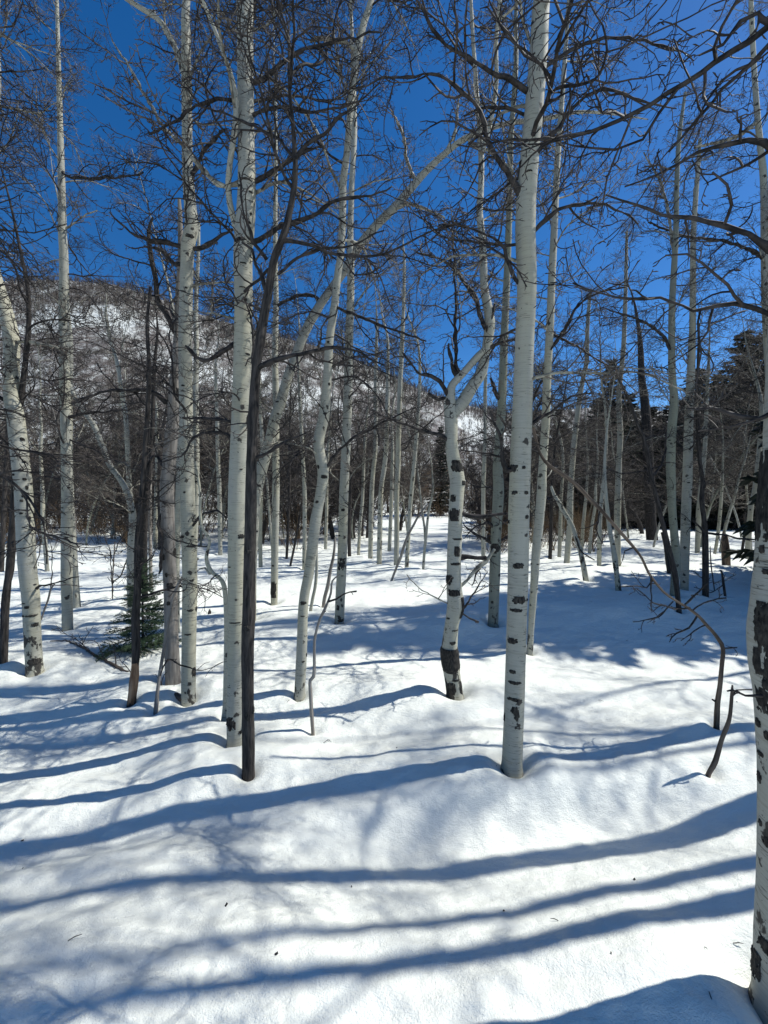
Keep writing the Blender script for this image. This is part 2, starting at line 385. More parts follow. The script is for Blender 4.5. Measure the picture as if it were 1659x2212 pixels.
def limb_geo(rng, style, mi_l=0, mi_t=1):
    mb = MB()
    L = rng.uniform(.9, 1.5)
    if style == 'up':   d, up, cfg, r = (1, 0, .95), -.005, CFG_LIVE, .0125
    elif style == 'arch': d, up, cfg, r = (1, 0, .75), -.055, CFG_LIVE, .0135
    elif style == 'dead': d, up, cfg, r = (1, 0, rng.uniform(-.05, .5)), -.03, CFG_DEAD, .0135
    else: d, up, cfg, r = (1, 0, .2), .0, CFG_DEAD, .007; 
    if style == 'short': L = rng.uniform(.3, .6)
    n = int(L / .055)
    P = rwalk(rng, np.zeros(3), d, L, n, .085 if style != 'dead' else .13, up)
    R = r * (1 - .78 * np.linspace(0, 1, n + 1) ** .9); R[0] *= 1.5
    if rng.random() < .3 and style == 'dead':      # snapped end
        R[-1] = R[-2] * .9
    mb.tube(P, R, 5, mi_l)
    sprout(mb, rng, P, R, 0, cfg, mi_t)
    # one or two strong forks
    if style != 'short':
        for _ in range(rng.integers(1, 3)):
            i = rng.integers(int(n * .25), int(n * .6)); T_ = nrm(P[i + 1] - P[i])
            d2 = child_dir(rng, T_, rng.choice([-1, 1]), rng.uniform(.4, .75)); L2 = L * rng.uniform(.4, .65); n2 = int(L2 / .055) + 2
            P2 = rwalk(rng, P[i], d2, L2, n2, .11, up + .01); R2 = R[i] * .75 * (1 - .72 * np.linspace(0, 1, n2 + 1))
            mb.tube(P2, R2, 4, mi_l); sprout(mb, rng, P2, R2, 0, cfg, mi_t)
    return mb
LIB = {}
_rg = np.random.default_rng(5)
for style, cnt in (('up', 8), ('arch', 8), ('dead', 10), ('short', 5)):
    LIB[style] = [limb_geo(_rg, style).mesh('limb_' + style, [M['limb_pale'], M['twig']] if style in ('up', 'arch') else [M['limb_dark'], M['twig_dark']]) for _ in range(cnt)]
LIB['up_dark'] = []  # live limbs again, backlit shade painted in through the dark bark
for me in LIB['up'][:4] + LIB['arch'][:4]:
    c = me.copy(); c.materials.clear(); c.materials.append(M['limb_dark']); c.materials.append(M['twig_dark']); LIB['up_dark'].append(c)
print('lib', round(time.time() - T0, 1), 'tris', sum(len(m.polygons) * 2 for s in LIB for m in LIB[s]))

# ------------------------------------------------------------------ traced trees
def catmull(P, step):
    P = np.asarray(P, float)
    Q = np.vstack([2 * P[0] - P[1], P, 2 * P[-1] - P[-2]]); out = []
    for i in range(1, len(Q) - 2):
        L = np.linalg.norm(Q[i + 1, :3] - Q[i, :3]); n = max(1, int(L / step))
        t = (np.arange(n) / n)[:, None]
        out.append(.5 * (2 * Q[i] + (Q[i + 1] - Q[i - 1]) * t + (2 * Q[i - 1] - 5 * Q[i] + 4 * Q[i + 1] - Q[i + 2]) * t ** 2 + (3 * Q[i] - Q[i - 1] - 3 * Q[i + 1] + Q[i + 2]) * t ** 3))
    out.append(Q[-2][None]); return np.vstack(out)

class Tree:
    def __init__(s, name, mat, pts, label, cat='tree', top=None, group=None, sides=14, rough=.06, seed=0, Y=None, step=.05, lean=0.0, tip=.004, part='trunk', sink=.35):
        s.rng = np.random.default_rng(seed + 101); s.mat = mat; s.sides = sides; s.rough = rough
        u0, v0, w0 = pts[0]
        s.Y = Y if Y else ground_hit(u0, v0 - 2)
        Y = s.Y
        ph = s.rng.uniform(0, 6, 2)
        P = []
        for (u, v, w) in pts:
            hgt = (v0 - v) / F * Y
            Yi = Y + lean * hgt + .05 * math.sin(hgt * .9 + ph[0]) * min(1, hgt)
            P.append([*unproj(u, v, Yi), w / 2 / F * Yi])
        P = np.array(P); s.base = P[0, :3].copy()
        d = nrm(P[0, :3] - P[1, :3]) if len(P) > 1 else np.array([0, 0, -1.0])
        d = nrm(np.array([d[0] * .5, 0, d[2]]))
        P = np.vstack([np.r_[P[0, :3] + d * sink, P[0, 3] * 1.45], np.r_[P[0, :3] + d * .05, P[0, 3] * 1.12], P])
        s.vis_top = P[-1, 2]
        if top and top > P[-1, 2] + .3:
            d = nrm(P[-1, :3] - P[-2, :3]) * .5 + np.array([0, 0, .6]); p = P[-1, :3].copy(); r = P[-1, 3]
            n = max(3, int((top - p[2]) / .5)); ds = (top - p[2]) / n
            for i in range(n):
                d = nrm(d + s.rng.normal(size=3) * .09 + np.array([0, 0, .12])); p = p + d * ds / max(d[2], .5)
                P = np.vstack([P, np.r_[p, max(tip, r * (1 - (i + 1) / n) ** 1.1)]])
        s.C = catmull(P, step); s.C[:, 3] = np.maximum(s.C[:, 3], tip * .6)
        s.root = thing(name, s.base, label, cat, group)
        s.top = s.C[-1, 2]
        mb = MB(); mb.tube(s.C[:, :3] - s.base, s.C[:, 3], sides, 0, s0=-sink, rough=rough, ref=np.array([0, 1.0, 0]))
        s.trunk = link(part, mb.mesh(part, [M[mat]]), s.root)
        WELLS_ADD.append((s.base[0], s.base[1], max(.05, P[1, 3] * 1.45), min(.055, .012 + P[1, 3] * .6)))
    def at(s, z):
        i = int(np.argmin(np.abs(s.C[:, 2] - z))); return s.C[i]
    def at_v(s, u, v):
        """trunk point seen nearest to a picture row"""
        q = s.C; vv = H / 2 - F * ((q[:, 2] - CAM_H) * cp - q[:, 1] * sp) / (q[:, 1] * cp + (q[:, 2] - CAM_H) * sp)
        i = int(np.argmin(np.abs(vv - v))); return q[i], i
    def limbs(s, z0, z1, n, scale=1.0, styles=None, dead_until=.35, side=None, grow=.5):
        n = int(n * (1.4 if z0 < 2.4 and z1 <= 4.1 else 1.15))
        if z1 > 4.5:
            for _ in range(3):
                c = s.C[-2 - s.rng.integers(6)]; q = scale * s.rng.uniform(.35, .6); st = s.rng.choice(['up', 'arch'])
                link('limb', LIB[st][s.rng.integers(8)], s.root, loc=[float(a) for a in (c[:3] - s.base)], rot=(0, -.5, s.rng.uniform(0, 6.28)), scale=(q, q, q))
        for k in range(n):
            t = (k + s.rng.random()) / n; z = s.base[2] + z0 + (z1 - z0) * t; c = s.at(z)
            ht = (z - s.base[2]) / max(s.top - s.base[2], .1)
            if styles: st = styles[s.rng.integers(len(styles))]
            elif s.mat in ('dark', 'brown', 'grey'): st = ['dead', 'up_dark', 'dead', 'short'][s.rng.integers(4)]
            elif ht < dead_until: st = ['dead', 'dead', 'dead', 'short', 'arch'][s.rng.integers(5)]
            else: st = ['up', 'arch', 'up', 'arch', 'up_dark', 'dead'][s.rng.integers(6)]
            me = LIB[st][s.rng.integers(len(LIB[st]))]
            az = s.rng.uniform(0, 2 * math.pi)
            if side is not None: az = side + s.rng.normal() * .7
            sc_ = scale * s.rng.uniform(.65, 1.2) * (1 - grow * max(0, ht - .2))
            e = np.array([math.cos(az), math.sin(az)]) * 1.3 * sc_ + c[:2]
            if math.hypot(*e) < .9 and c[2] < 4: continue
            if s.Y < 3.2 and c[2] < 3.2 and e[1] < s.Y - .8: sc_ *= .6
            o = link('limb', me, s.root, loc=[float(a) for a in (c[:3] - s.base)],
                     rot=(s.rng.normal() * .25, s.rng.normal() * .18, az), scale=(sc_, sc_, sc_))
    def branch(s, pts, mat='limb_dark', depth=0.0, twigs=1.0, name='limb', cfg=None, sides=7, dens=1.0):
        """a limb traced as (u, v, width); depth = metres it leaves the trunk's plane per metre of length"""
        c, _ = s.at_v(*pts[0][:2]); Y = c[1]; P = []; ln = 0; pv = None
        for i, (u, v, w) in enumerate(pts):
            q = unproj(u, v, Y + depth * ln)
            if pv is not None: ln += np.linalg.norm(q - pv); q = unproj(u, v, Y + depth * ln)
            pv = q; P.append([*q, w / 2 / F * q[1]])
        P[0][:3] = c[:3] * .6 + np.array(P[0][:3]) * .4
        C = catmull(P, .04); m_ = len(C); xs = np.arange(m_) * .04
        for ax in range(3): C[:, ax] += perlin(xs * 7 + s.rng.uniform(0, 90), xs * 0 + ax) * .020 + s.rng.normal(size=m_) * .0025
        C[:, 3] = np.maximum(C[:, 3] * (1 + .16 * s.rng.normal(size=m_)), .002)
        mb = MB(); mb.tube(C[:, :3] - s.base, C[:, 3], sides, 0, rough=.12)
        tw = 'twig' if mat in ('limb_pale', 'aspen', 'aspen_old') else 'twig_dark'
        if twigs:
            cfg = dict(cfg or (CFG_LIVE if tw == 'twig' else CFG_DEAD)); cfg['num'] = [cfg['num'][0] * dens, cfg['num'][1], cfg['num'][2]]
            cfg['len'] = [l * twigs for l in cfg['len']]
            sprout(mb, s.rng, C[:, :3] - s.base, C[:, 3], 0, cfg, 1)
        return link(name, mb.mesh(name, [M[mat], M[tw]]), s.root)
    def stem(s, pts, mat, depth=0.0, top=None, name='fork', limbs=0, lsc=.7):
        c, _ = s.at_v(*pts[0][:2]); Y = c[1]; P = []; ln = 0; pv = None
        for i, (u, v, w) in enumerate(pts):
            q = unproj(u, v, Y + depth * ln)
            if pv is not None: ln += np.linalg.norm(q - pv); q = unproj(u, v, Y + depth * ln)
            pv = q; P.append([*q, w / 2 / F * q[1]])
        P = np.array(P)
        if top:
            d = nrm(P[-1, :3] - P[-2, :3]); p = P[-1, :3].copy(); n = 6; r = P[-1, 3]; ds = (top - p[2]) / n
            for i in range(n):
                d = nrm(d + s.rng.normal(size=3) * .1 + np.array([0, 0, .25])); p = p + d * ds / max(d[2], .5)
                P = np.vstack([P, np.r_[p, max(.004, r * (1 - (i + 1) / n))]])
        C = catmull(P, .05); C[:, 3] = np.maximum(C[:, 3], .003)
        mb = MB(); mb.tube(C[:, :3] - s.base, C[:, 3], 12, 0, rough=s.rough, ref=np.array([0, 1.0, 0]), s0=2)
        o = link(name, mb.mesh(name, [M[mat]]), s.root)
        sv = s.C; s.C = C; svt = s.top; s.top = C[-1, 2]
        for k in range(limbs):
            c = C[int(len(C) * (.15 + .8 * (k + s.rng.random()) / limbs))]; st = ['up', 'arch', 'dead', 'up_dark'][s.rng.integers(4)]
            if mat in ('dark',): st = ['dead', 'up_dark'][s.rng.integers(2)]
            me = LIB[st][s.rng.integers(len(LIB[st]))]; q = lsc * s.rng.uniform(.6, 1.2)
            link('limb', me, s.root, loc=[float(a) for a in (c[:3] - s.base)], rot=(0, s.rng.normal() * .2, s.rng.uniform(0, 6.28)), scale=(q, q, q))
        s.C = sv; s.top = svt
        return o
    def knot(s, u, v, w, h, rag=.35, name='knot', thick=.0045, seed=None, mat='scar'):
        """raised dark scar hugging the trunk, w x h picture units"""
        c, i = s.at_v(u, v); rng = np.random.default_rng(int(u * 7 + v * 13) if seed is None else seed)
        r = c[3]; q = unproj(u, v, c[1])
        off = np.clip((q[0] - c[0]) / (r + 1e-6), -.9, .9)
        v_dir = nrm(np.array([c[0], c[1]])); right = np.array([v_dir[1], -v_dir[0]])
        a = math.asin(off)
        hw = min(w / 2 / F * c[1] / r, 3.14); hh = h / 2 / F * c[1]
        s._patch(c, i, a, v_dir, right, hw, hh, rag, rng, name, thick, mat)
    def _patch(s, c, i, a, v_dir, right, hw, hh, rag, rng, name, thick, mat='scar'):
        r = c[3]; big_ = hh * hw * r > .0012; na, nz = (45, 33) if big_ else (17, 11)
        A = np.linspace(-1, 1, na); Z = np.linspace(-1, 1, nz); AA, ZZ = np.meshgrid(A, Z)
        full = hw > 2.9
        rad = np.abs(ZZ) if full else np.sqrt(AA ** 2 + ZZ ** 2)
        ox, oy = rng.uniform(0, 50, 2)
        jit = perlin(AA * 2.2 + ox, ZZ * 1.6 + oy) * 2 * rag + perlin(AA * 6 + oy, ZZ * 5 + ox) * rag * .9
        if full: jit[:, -1] = jit[:, 0]
        e = np.clip((1 - rad + jit) * 3.2, -1.0, 1) * thick + thick * .35 * perlin(AA * 9 + 3 + ox, ZZ * 9) + (thick * .5 * perlin(AA * 22 + ox, ZZ * 7 + oy) if big_ else 0)
        if full: e[:, -1] = e[:, 0]
        rr = r * (1 + s.rough * .25) + e
        ax = s.C[np.clip(i + np.round(ZZ * hh / .05).astype(int), 0, len(s.C) - 1)]
        cen = np.stack([np.interp(c[2] + ZZ * hh, s.C[:, 2], s.C[:, 0]) if np.all(np.diff(s.C[:, 2]) > 0) else ax[..., 0],
                        np.interp(c[2] + ZZ * hh, s.C[:, 2], s.C[:, 1]) if np.all(np.diff(s.C[:, 2]) > 0) else ax[..., 1], c[2] + ZZ * hh], -1)
        ang = a + AA * hw
        d = -v_dir[None, None] * np.cos(ang)[..., None] + right[None, None] * np.sin(ang)[..., None]
        V = cen.copy(); V[..., :2] += d * rr[..., None]
        k = (np.arange(nz - 1)[:, None] * na + np.arange(na - 1)[None]).ravel()
        Q = np.stack([k, k + 1, k + na + 1, k + na], -1)
        mb = MB(); B = np.stack([AA * hw * r, AA * 0 + e, ZZ * hh], -1)
        mb.add(V.reshape(-1, 3) - s.base, Q, B.reshape(-1, 3))
        link(name, mb.mesh(name, [M[mat]]), s.root)
    def knots(s, n, z0=.05, z1=3.5, big=1.0):
        for k in range(n):
            z = s.base[2] + s.rng.uniform(z0, z1); i = int(np.argmin(np.abs(s.C[:, 2] - z))); c = s.C[i]
            v_dir = nrm(np.array([c[0], c[1]])); right = np.array([v_dir[1], -v_dir[0]])
            s._patch(c, i, s.rng.uniform(-1.3, 1.3), v_dir, right, s.rng.uniform(.22, .6) * big, s.rng.uniform(.006, .018) * big, .3, s.rng, 'knot', .005)
WELLS_ADD = []

#TREES
# ------------------------------------------------------------------ the near trees
A = 'aspen'; G1 = 'aspens standing in the near grove'
t = Tree('aspen_tree', A, [(1106, 1650, 44), (1108, 1600, 43), (1114, 1422, 42), (1119, 1242, 43), (1121, 1104, 44), (1127, 924, 42), (1133, 744, 39), (1138, 620, 39), (1135, 475, 41), (1143, 350, 38), (1152, 250, 38), (1163, 120, 36), (1170, 0, 34)],
         'thick pale aspen right of centre with eye-shaped scars, nearest whole trunk', top=10.5, group=G1, sides=28, seed=1, step=.03, rough=.035)
H1 = t
for k in [(1119, 1217, 26, 13), (1121, 1296, 30, 17), (1114, 1318, 28, 8), (1106, 1379, 26, 13), (1107, 1443, 15, 8), (1112, 1462, 30, 8), (1109, 1503, 28, 8), (1112, 1524, 18, 18), (1116, 1540, 12, 22), (1137, 1112, 9, 9), (1107, 1012, 30, 17), (1112, 1065, 14, 9),
          (1136, 1065, 10, 8), (1089, 1548, 7, 18), (1100, 1122, 6, 8), (1150, 128, 16, 5), (1142, 385, 14, 4), (1151, 58, 8, 6), (1131, 1010, 8, 7), (1142, 1287, 5, 6)]: t.knot(*k)
t.branch([(1124, 440, 14), (1104, 385, 12), (1074, 345, 10), (1054, 290, 9), (1037, 240, 8), (999, 200, 7), (964, 175, 6), (914, 160, 5), (829, 172, 4), (760, 190, 2)], depth=-.25)
t.branch([(1104, 385, 7), (1129, 350, 8), (1159, 327, 9), (1190, 295, 9), (1209, 280, 8), (1229, 240, 8), (1264, 205, 7), (1304, 195, 6), (1349, 205, 5), (1400, 222, 4), (1460, 240, 2)], depth=-.15)
t.branch([(1157, 505, 9), (1179, 475, 8), (1204, 455, 8), (1254, 442, 6), (1294, 440, 5), (1329, 450, 4), (1379, 480, 3)], depth=-.1)
t.branch([(1134, 205, 10), (1099, 170, 9), (1029, 140, 8), (979, 105, 7), (934, 65, 6), (914, 20, 5), (880, -30, 3)], depth=-.3)
t.branch([(1179, 150, 9), (1209, 125, 8), (1254, 97, 7), (1304, 87, 6), (1359, 82, 5), (1444, 100, 4), (1500, 130, 2)], depth=-.2)
t.branch([(1129, 250, 7), (1079, 230, 6), (1039, 230, 5), (1000, 255, 3)], depth=.2)
t.branch([(1124, 627, 9), (1099, 575, 7), (1084, 535, 6), (1049, 505, 5), (949, 482, 3)], depth=-.2)
t.branch([(1152, 920, 8), (1190, 890, 7), (1235, 858, 5), (1280, 850, 3)], depth=-.2, dens=.7)
t.branch([(1119, 1010, 12), (1095, 1015, 12), (1085, 985, 9), (1078, 940, 7), (1060, 890, 5)], depth=-.2, dens=.6)
t.stem([(1160, 290, 12), (1157, 180, 14), (1158, 90, 14), (1160, 0, 13)], A, depth=.05, top=8, limbs=7)
t.limbs(2.0, 3.4, 4, .8, dead_until=.6); t.limbs(3.4, 10.2, 26, 1.0)

t = Tree('aspen_tree', A, [(508, 1600, 36), (508, 1500, 35), (509, 1402, 34), (511, 1232, 36), (512, 1074, 37), (519, 904, 36), (525, 734, 37), (526, 640, 37), (525, 550, 38), (530, 480, 39), (533, 400, 36), (531, 250, 33), (529, 0, 33)],
         'thick white aspen whose lower trunk touches the slim dark trunk at its right', top=10, group=G1, sides=28, seed=2, step=.03, rough=.03)
H2 = t
for k in [(497, 1560, 26, 30), (520, 1578, 16, 8), (521, 1160, 16, 10), (508, 1345, 26, 3), (540, 512, 8, 8), (538, 492, 7, 6), (516, 528, 30, 8), (532, 400, 24, 6), (541, 470, 5, 6)]: t.knot(*k)
t.knots(8, .3, 3.8, .6)
t.branch([(540, 530, 10), (570, 510, 10), (600, 495, 9), (640, 478, 9), (675, 465, 8), (740, 430, 7), (800, 420, 4), (850, 405, 3)], depth=-.2)
t.branch([(545, 400, 11), (575, 380, 10), (608, 362, 8), (650, 330, 6), (700, 320, 3)], depth=.1)
t.branch([(530, 262, 8), (560, 240, 8), (600, 232, 7), (680, 240, 5), (760, 225, 4), (820, 180, 3)], depth=-.25)
t.branch([(548, 185, 9), (580, 160, 9), (620, 130, 8), (650, 110, 7), (740, 85, 5), (829, 70, 3)], depth=-.1)
t.branch([(512, 220, 8), (470, 214, 7), (425, 230, 6), (370, 270, 5), (320, 290, 3)], depth=-.3)
t.branch([(510, 735, 10), (480, 760, 9), (440, 780, 8), (400, 745, 5)], depth=-.2)
t.branch([(500, 960, 9), (490, 940, 8), (455, 932, 7), (420, 945, 6), (390, 985, 4), (330, 1000, 2)], depth=-.3)
t.branch([(500, 910, 9), (470, 908, 8), (430, 903, 6), (395, 900, 3)], depth=-.3, dens=.7)
t.stem([(514, 500, 16), (501, 460, 13), (493, 410, 12), (497, 350, 11), (506, 290, 12), (510, 220, 10), (503, 175, 9), (488, 130, 9), (470, 80, 8), (450, 30, 7), (438, 0, 6)], A, depth=-.08, top=7, limbs=6)
t.branch([(497, 400, 11), (470, 398, 10), (430, 355, 9), (395, 315, 8), (350, 270, 6), (300, 180, 5), (245, 90, 3)], mat='limb_pale', depth=.15)
t.limbs(2.3, 3.6, 3, .7, dead_until=.6); t.limbs(3.6, 9.7, 24, 1.0)

t = Tree('dark_barked_tree', 'dark', [(536, 1668, 27), (536, 1560, 26), (535, 1402, 26), (537, 1330, 28), (539, 1232, 25), (542, 1080, 25), (543, 1000, 22), (547, 904, 21), (553, 800, 19), (562, 734, 20), (578, 640, 17), (591, 564, 15), (604, 530, 14), (618, 490, 13), (633, 420, 12), (638, 360, 11), (632, 260, 8), (626, 200, 7), (624, 100, 6), (618, 60, 5), (602, 0, 4)],
         'dark brown barked tree with a crooked top in front of the thick white aspen', top=7.5, sides=22, seed=3, step=.03, rough=.13)
for k in [(533, 1540, 10, 20), (546, 1530, 8, 20), (536, 1190, 14, 8), (532, 1350, 16, 12)]: t.knot(*k)
t.branch([(553, 800, 12), (566, 792, 11), (582, 785, 11), (608, 775, 10), (633, 768, 10), (677, 758, 9), (720, 752, 7), (769, 758, 5), (830, 790, 3)], depth=-.35)
t.branch([(556, 990, 8), (575, 980, 8), (599, 962, 7), (635, 948, 5), (660, 938, 3)], depth=-.3)
t.branch([(637, 345, 10), (650, 325, 9), (675, 302, 8), (700, 290, 8), (725, 260, 6), (775, 225, 3)], depth=-.1)
t.branch([(552, 560, 7), (545, 520, 8), (540, 500, 9), (530, 470, 5), (520, 400, 4), (515, 370, 3)], depth=-.3)
t.branch([(580, 640, 8), (563, 600, 8), (553, 570, 7), (545, 540, 6), (522, 522, 4)], depth=-.1, dens=.5)
t.branch([(634, 340, 8), (600, 300, 7), (560, 280, 6), (500, 250, 4), (452, 235, 3)], depth=.2)
t.branch([(620, 590, 5), (640, 560, 6), (690, 540, 6), (760, 528, 4), (829, 500, 3)], depth=.1)
t.limbs(2.1, 7.2, 22, .85)

t = Tree('aspen_tree', A, [(407, 1510, 30), (408, 1402, 29), (410, 1232, 30), (405, 1074, 30), (402, 904, 27), (400, 734, 26), (402, 650, 26), (404, 564, 25), (406, 530, 27), (414, 490, 27), (411, 450, 24), (405, 350, 21), (404, 250, 20), (402, 100, 18), (403, 0, 15)],
         'smooth white aspen standing right of the barkless grey dead trunk', top=9.5, group=G1, sides=24, seed=4, step=.04, rough=.03)
for k in [(418, 1452, 12, 22), (411, 1315, 14, 6), (425, 1312, 8, 12), (406, 1362, 14, 4), (412, 1178, 22, 5), (396, 1153, 8, 8), (410, 520, 18, 8), (420, 385, 12, 14), (400, 430, 18, 8)]: t.knot(*k)
t.knots(7, .5, 3.9, .6)
t.branch([(425, 540, 9), (450, 530, 8), (480, 505, 6), (500, 495, 5)], depth=-.1)
t.branch([(412, 385, 10), (425, 360, 8), (440, 330, 8), (465, 300, 6), (490, 275, 3)], depth=-.2)
t.branch([(392, 535, 9), (360, 522, 9), (325, 520, 7), (280, 500, 5), (235, 460, 3)], depth=-.3)
t.branch([(392, 575, 9), (370, 565, 8), (345, 540, 7), (310, 530, 4)], depth=.2)
t.branch([(411, 1148, 7), (425, 1125, 6), (440, 1108, 6), (470, 1104, 5), (492, 1120, 3)], depth=-.4, dens=.5)
t.stem([(398, 165, 11), (388, 130, 11), (372, 90, 11), (345, 45, 10), (300, 15, 9), (262, -10, 8)], A, depth=.1, limbs=4)
t.limbs(2.2, 3.2, 4, .75, dead_until=.6); t.limbs(3.2, 9.2, 22, .95)

t = Tree('dead_tree', 'grey', [(374, 1478, 31), (371, 1402, 29), (369, 1300, 27), (366, 1232, 27), (364, 1180, 27), (361, 1062, 28), (366, 1000, 26), (370, 940, 25), (374, 904, 24), (376, 840, 20), (381, 750, 14), (384, 690, 13), (386, 625, 12), (390, 560, 11), (389, 475, 9), (387, 430, 6)],
         'barkless weathered grey dead trunk with round knot holes, left of a smooth white aspen', cat='dead tree', sides=22, seed=5, step=.035, rough=.09)
for k in [(367, 1263, 13, 12), (364, 1300, 8, 9), (386, 1195, 14, 18), (354, 1205, 8, 14), (384, 855, 12, 24), (360, 1240, 6, 10)]: t.knot(*k)
t.stem([(381, 722, 13), (370, 700, 11), (357, 675, 10), (341, 650, 11), (336, 600, 10), (327, 560, 10), (321, 500, 7), (330, 470, 4)], 'dark', depth=.05, name='limb', limbs=4, lsc=.6)
t.branch([(362, 872, 11), (355, 868, 11), (340, 853, 9), (320, 844, 8), (298, 842, 8), (255, 843, 6), (204, 852, 5), (165, 866, 3)], depth=-.3)
t.branch([(360, 1062, 8), (352, 1100, 7), (345, 1130, 7), (350, 1180, 6), (346, 1230, 7), (342, 1240, 3)], depth=-.2, dens=.2)
t.branch([(362, 1030, 8), (340, 985, 6), (320, 1000, 5), (300, 1060, 3)], depth=.1)
t.limbs(1.5, 4.0, 8, .7, styles=['dead', 'short'])

t = Tree('aspen_tree', 'aspen_old', [(75, 1447, 31), (72, 1402, 30), (67, 1300, 31), (60, 1232, 32), (54, 1130, 31), (51, 1062, 31), (43, 980, 31), (34, 904, 30), (27, 860, 29), (25, 800, 27), (25, 740, 27), (19, 700, 26), (5, 650, 26), (-12, 600, 25), (-25, 520, 23), (-30, 400, 21)],
         'leaning white aspen at far left covered in small black knots', top=9, group=G1, sides=24, seed=6, step=.04, rough=.05)
for k in [(75, 1428, 30, 14), (72, 1344, 10, 6), (76, 1349, 10, 9), (60, 1310, 10, 6), (68, 1325, 24, 5), (77, 1270, 7, 7), (59, 1088, 7, 7), (61, 1124, 8, 6), (56, 1052, 5, 9), (52, 1040, 7, 6), (45, 1018, 8, 6), (46, 945, 9, 8), (33, 1030, 8, 5), (50, 1000, 7, 5)]: t.knot(*k)
t.knots(9, .1, 3.4, .7)
t.branch([(72, 1277, 6), (80, 1268, 5), (100, 1263, 4), (135, 1255, 3), (170, 1245, 2)], depth=-.3, dens=.4, twigs=.7)
t.branch([(28, 870, 10), (10, 865, 9), (-10, 850, 7)], depth=-.2)
t.branch([(38, 735, 8), (60, 740, 7), (95, 745, 6), (130, 752, 4)], depth=-.2, mat='limb_pale')
t.branch([(60, 1132, 5), (90, 1150, 5), (140, 1165, 4), (190, 1180, 2)], depth=-.5, dens=.5)
t.limbs(1.7, 3.4, 7, .8, dead_until=.6); t.limbs(3.4, 8.8, 18, .95)

t = Tree('aspen_tree', A, [(146, 1360, 20), (145, 1300, 20), (144, 1232, 21), (145, 1062, 20), (142, 904, 19), (138, 734, 18), (138, 564, 16), (135, 500, 15), (133, 400, 13), (128, 200, 9), (123, 0, 6)],
         'straight slender white aspen between the leaning knotty one and the young fir', top=8, group=G1, sides=18, seed=7, rough=.03)
t.knots(8, .2, 4, .8)
t.branch([(132, 500, 5), (150, 490, 4), (175, 470, 3), (210, 455, 2)], mat='limb_pale', depth=.1); t.branch([(130, 370, 6), (150, 382, 6), (200, 385, 6), (260, 382, 4), (310, 375, 3)], depth=-.3)
t.branch([(143, 900, 8), (170, 895, 7), (220, 890, 5), (280, 885, 3)], depth=-.2); t.branch([(146, 950, 4), (200, 970, 3), (260, 1000, 2)], depth=-.3)
t.limbs(1.4, 3.3, 8, .9, dead_until=.5); t.limbs(3.3, 7.8, 20, .95, dead_until=.1)
t = Tree('aspen_tree', A, [(165, 1312, 17), (162, 1260, 15), (159, 1200, 13), (155, 1130, 12), (152, 1050, 12), (150, 900, 11), (152, 750, 10)],
         'slim white aspen close behind the straight slender one at left', top=7, group=G1, seed=8, rough=.03)
t.knots(5, .2, 2.5, .8); t.limbs(1.6, 6.8, 14, .85)

t = Tree('aspen_tree', A, [(647, 1499, 23), (652, 1402, 23), (656, 1300, 21), (668, 1232, 22), (681, 1130, 24), (691, 1074, 22), (698, 1020, 24), (689, 970, 23), (690, 940, 23), (699, 904, 23), (705, 850, 20), (712, 734, 17), (718, 690, 17), (724, 650, 16), (730, 590, 15), (736, 550, 15), (740, 470, 15), (741, 400, 15), (750, 325, 14), (760, 200, 14), (772, 110, 15), (786, 50, 13), (802, 0, 12)],
         'white aspen with an S-bend leaning right, base beside the curved dark sapling', top=8.5, group=G1, sides=20, seed=9, step=.04, rough=.04)
for k in [(655, 1298, 14, 8), (662, 1415, 4, 8), (654, 1325, 10, 3), (700, 1029, 14, 8), (688, 1005, 6, 10), (702, 898, 8, 5), (655, 1430, 8, 4)]: t.knot(*k)
t.knots(6, .3, 3.6, .8)
t.branch([(705, 1015, 7), (712, 1000, 7), (730, 975, 6), (765, 945, 6), (800, 928, 5), (850, 900, 4), (905, 880, 2)], depth=-.3)
t.branch([(762, 105, 7), (740, 90, 8), (700, 82, 8), (670, 90, 5)], mat='limb_pale', depth=.1)
t.branch([(640, 1312, 3), (650, 1320, 6), (656, 1328, 6)], depth=-.1, twigs=0)
t.branch([(724, 660, 8), (745, 672, 8), (790, 690, 7), (850, 712, 5), (920, 735, 3)], depth=-.2)
t.limbs(1.9, 3.6, 6, .8, dead_until=.6); t.limbs(3.6, 8.3, 20, .95)

t = Tree('aspen_tree', A, [(733, 1344, 21), (735, 1290, 21), (738, 1232, 21), (741, 1140, 20), (743, 1062, 20), (750, 904, 19), (754, 734, 18), (757, 650, 16), (758, 564, 15), (757, 500, 13), (760, 400, 12), (765, 300, 12), (766, 240, 9), (762, 120, 8), (757, 0, 7)],
         'upright white aspen with a dark scar near its base, right of the S-bent one', top=8, group=G1, sides=18, seed=10, rough=.03)
for k in [(737, 1338, 16, 7), (730, 1310, 7, 12), (741, 1100, 8, 6), (738, 1215, 18, 26, .9)]: t.knot(*k)
t.knots(8, .3, 4, .7); t.limbs(1.5, 3.3, 8, .85, dead_until=.5); t.limbs(3.3, 7.8, 20, .95)

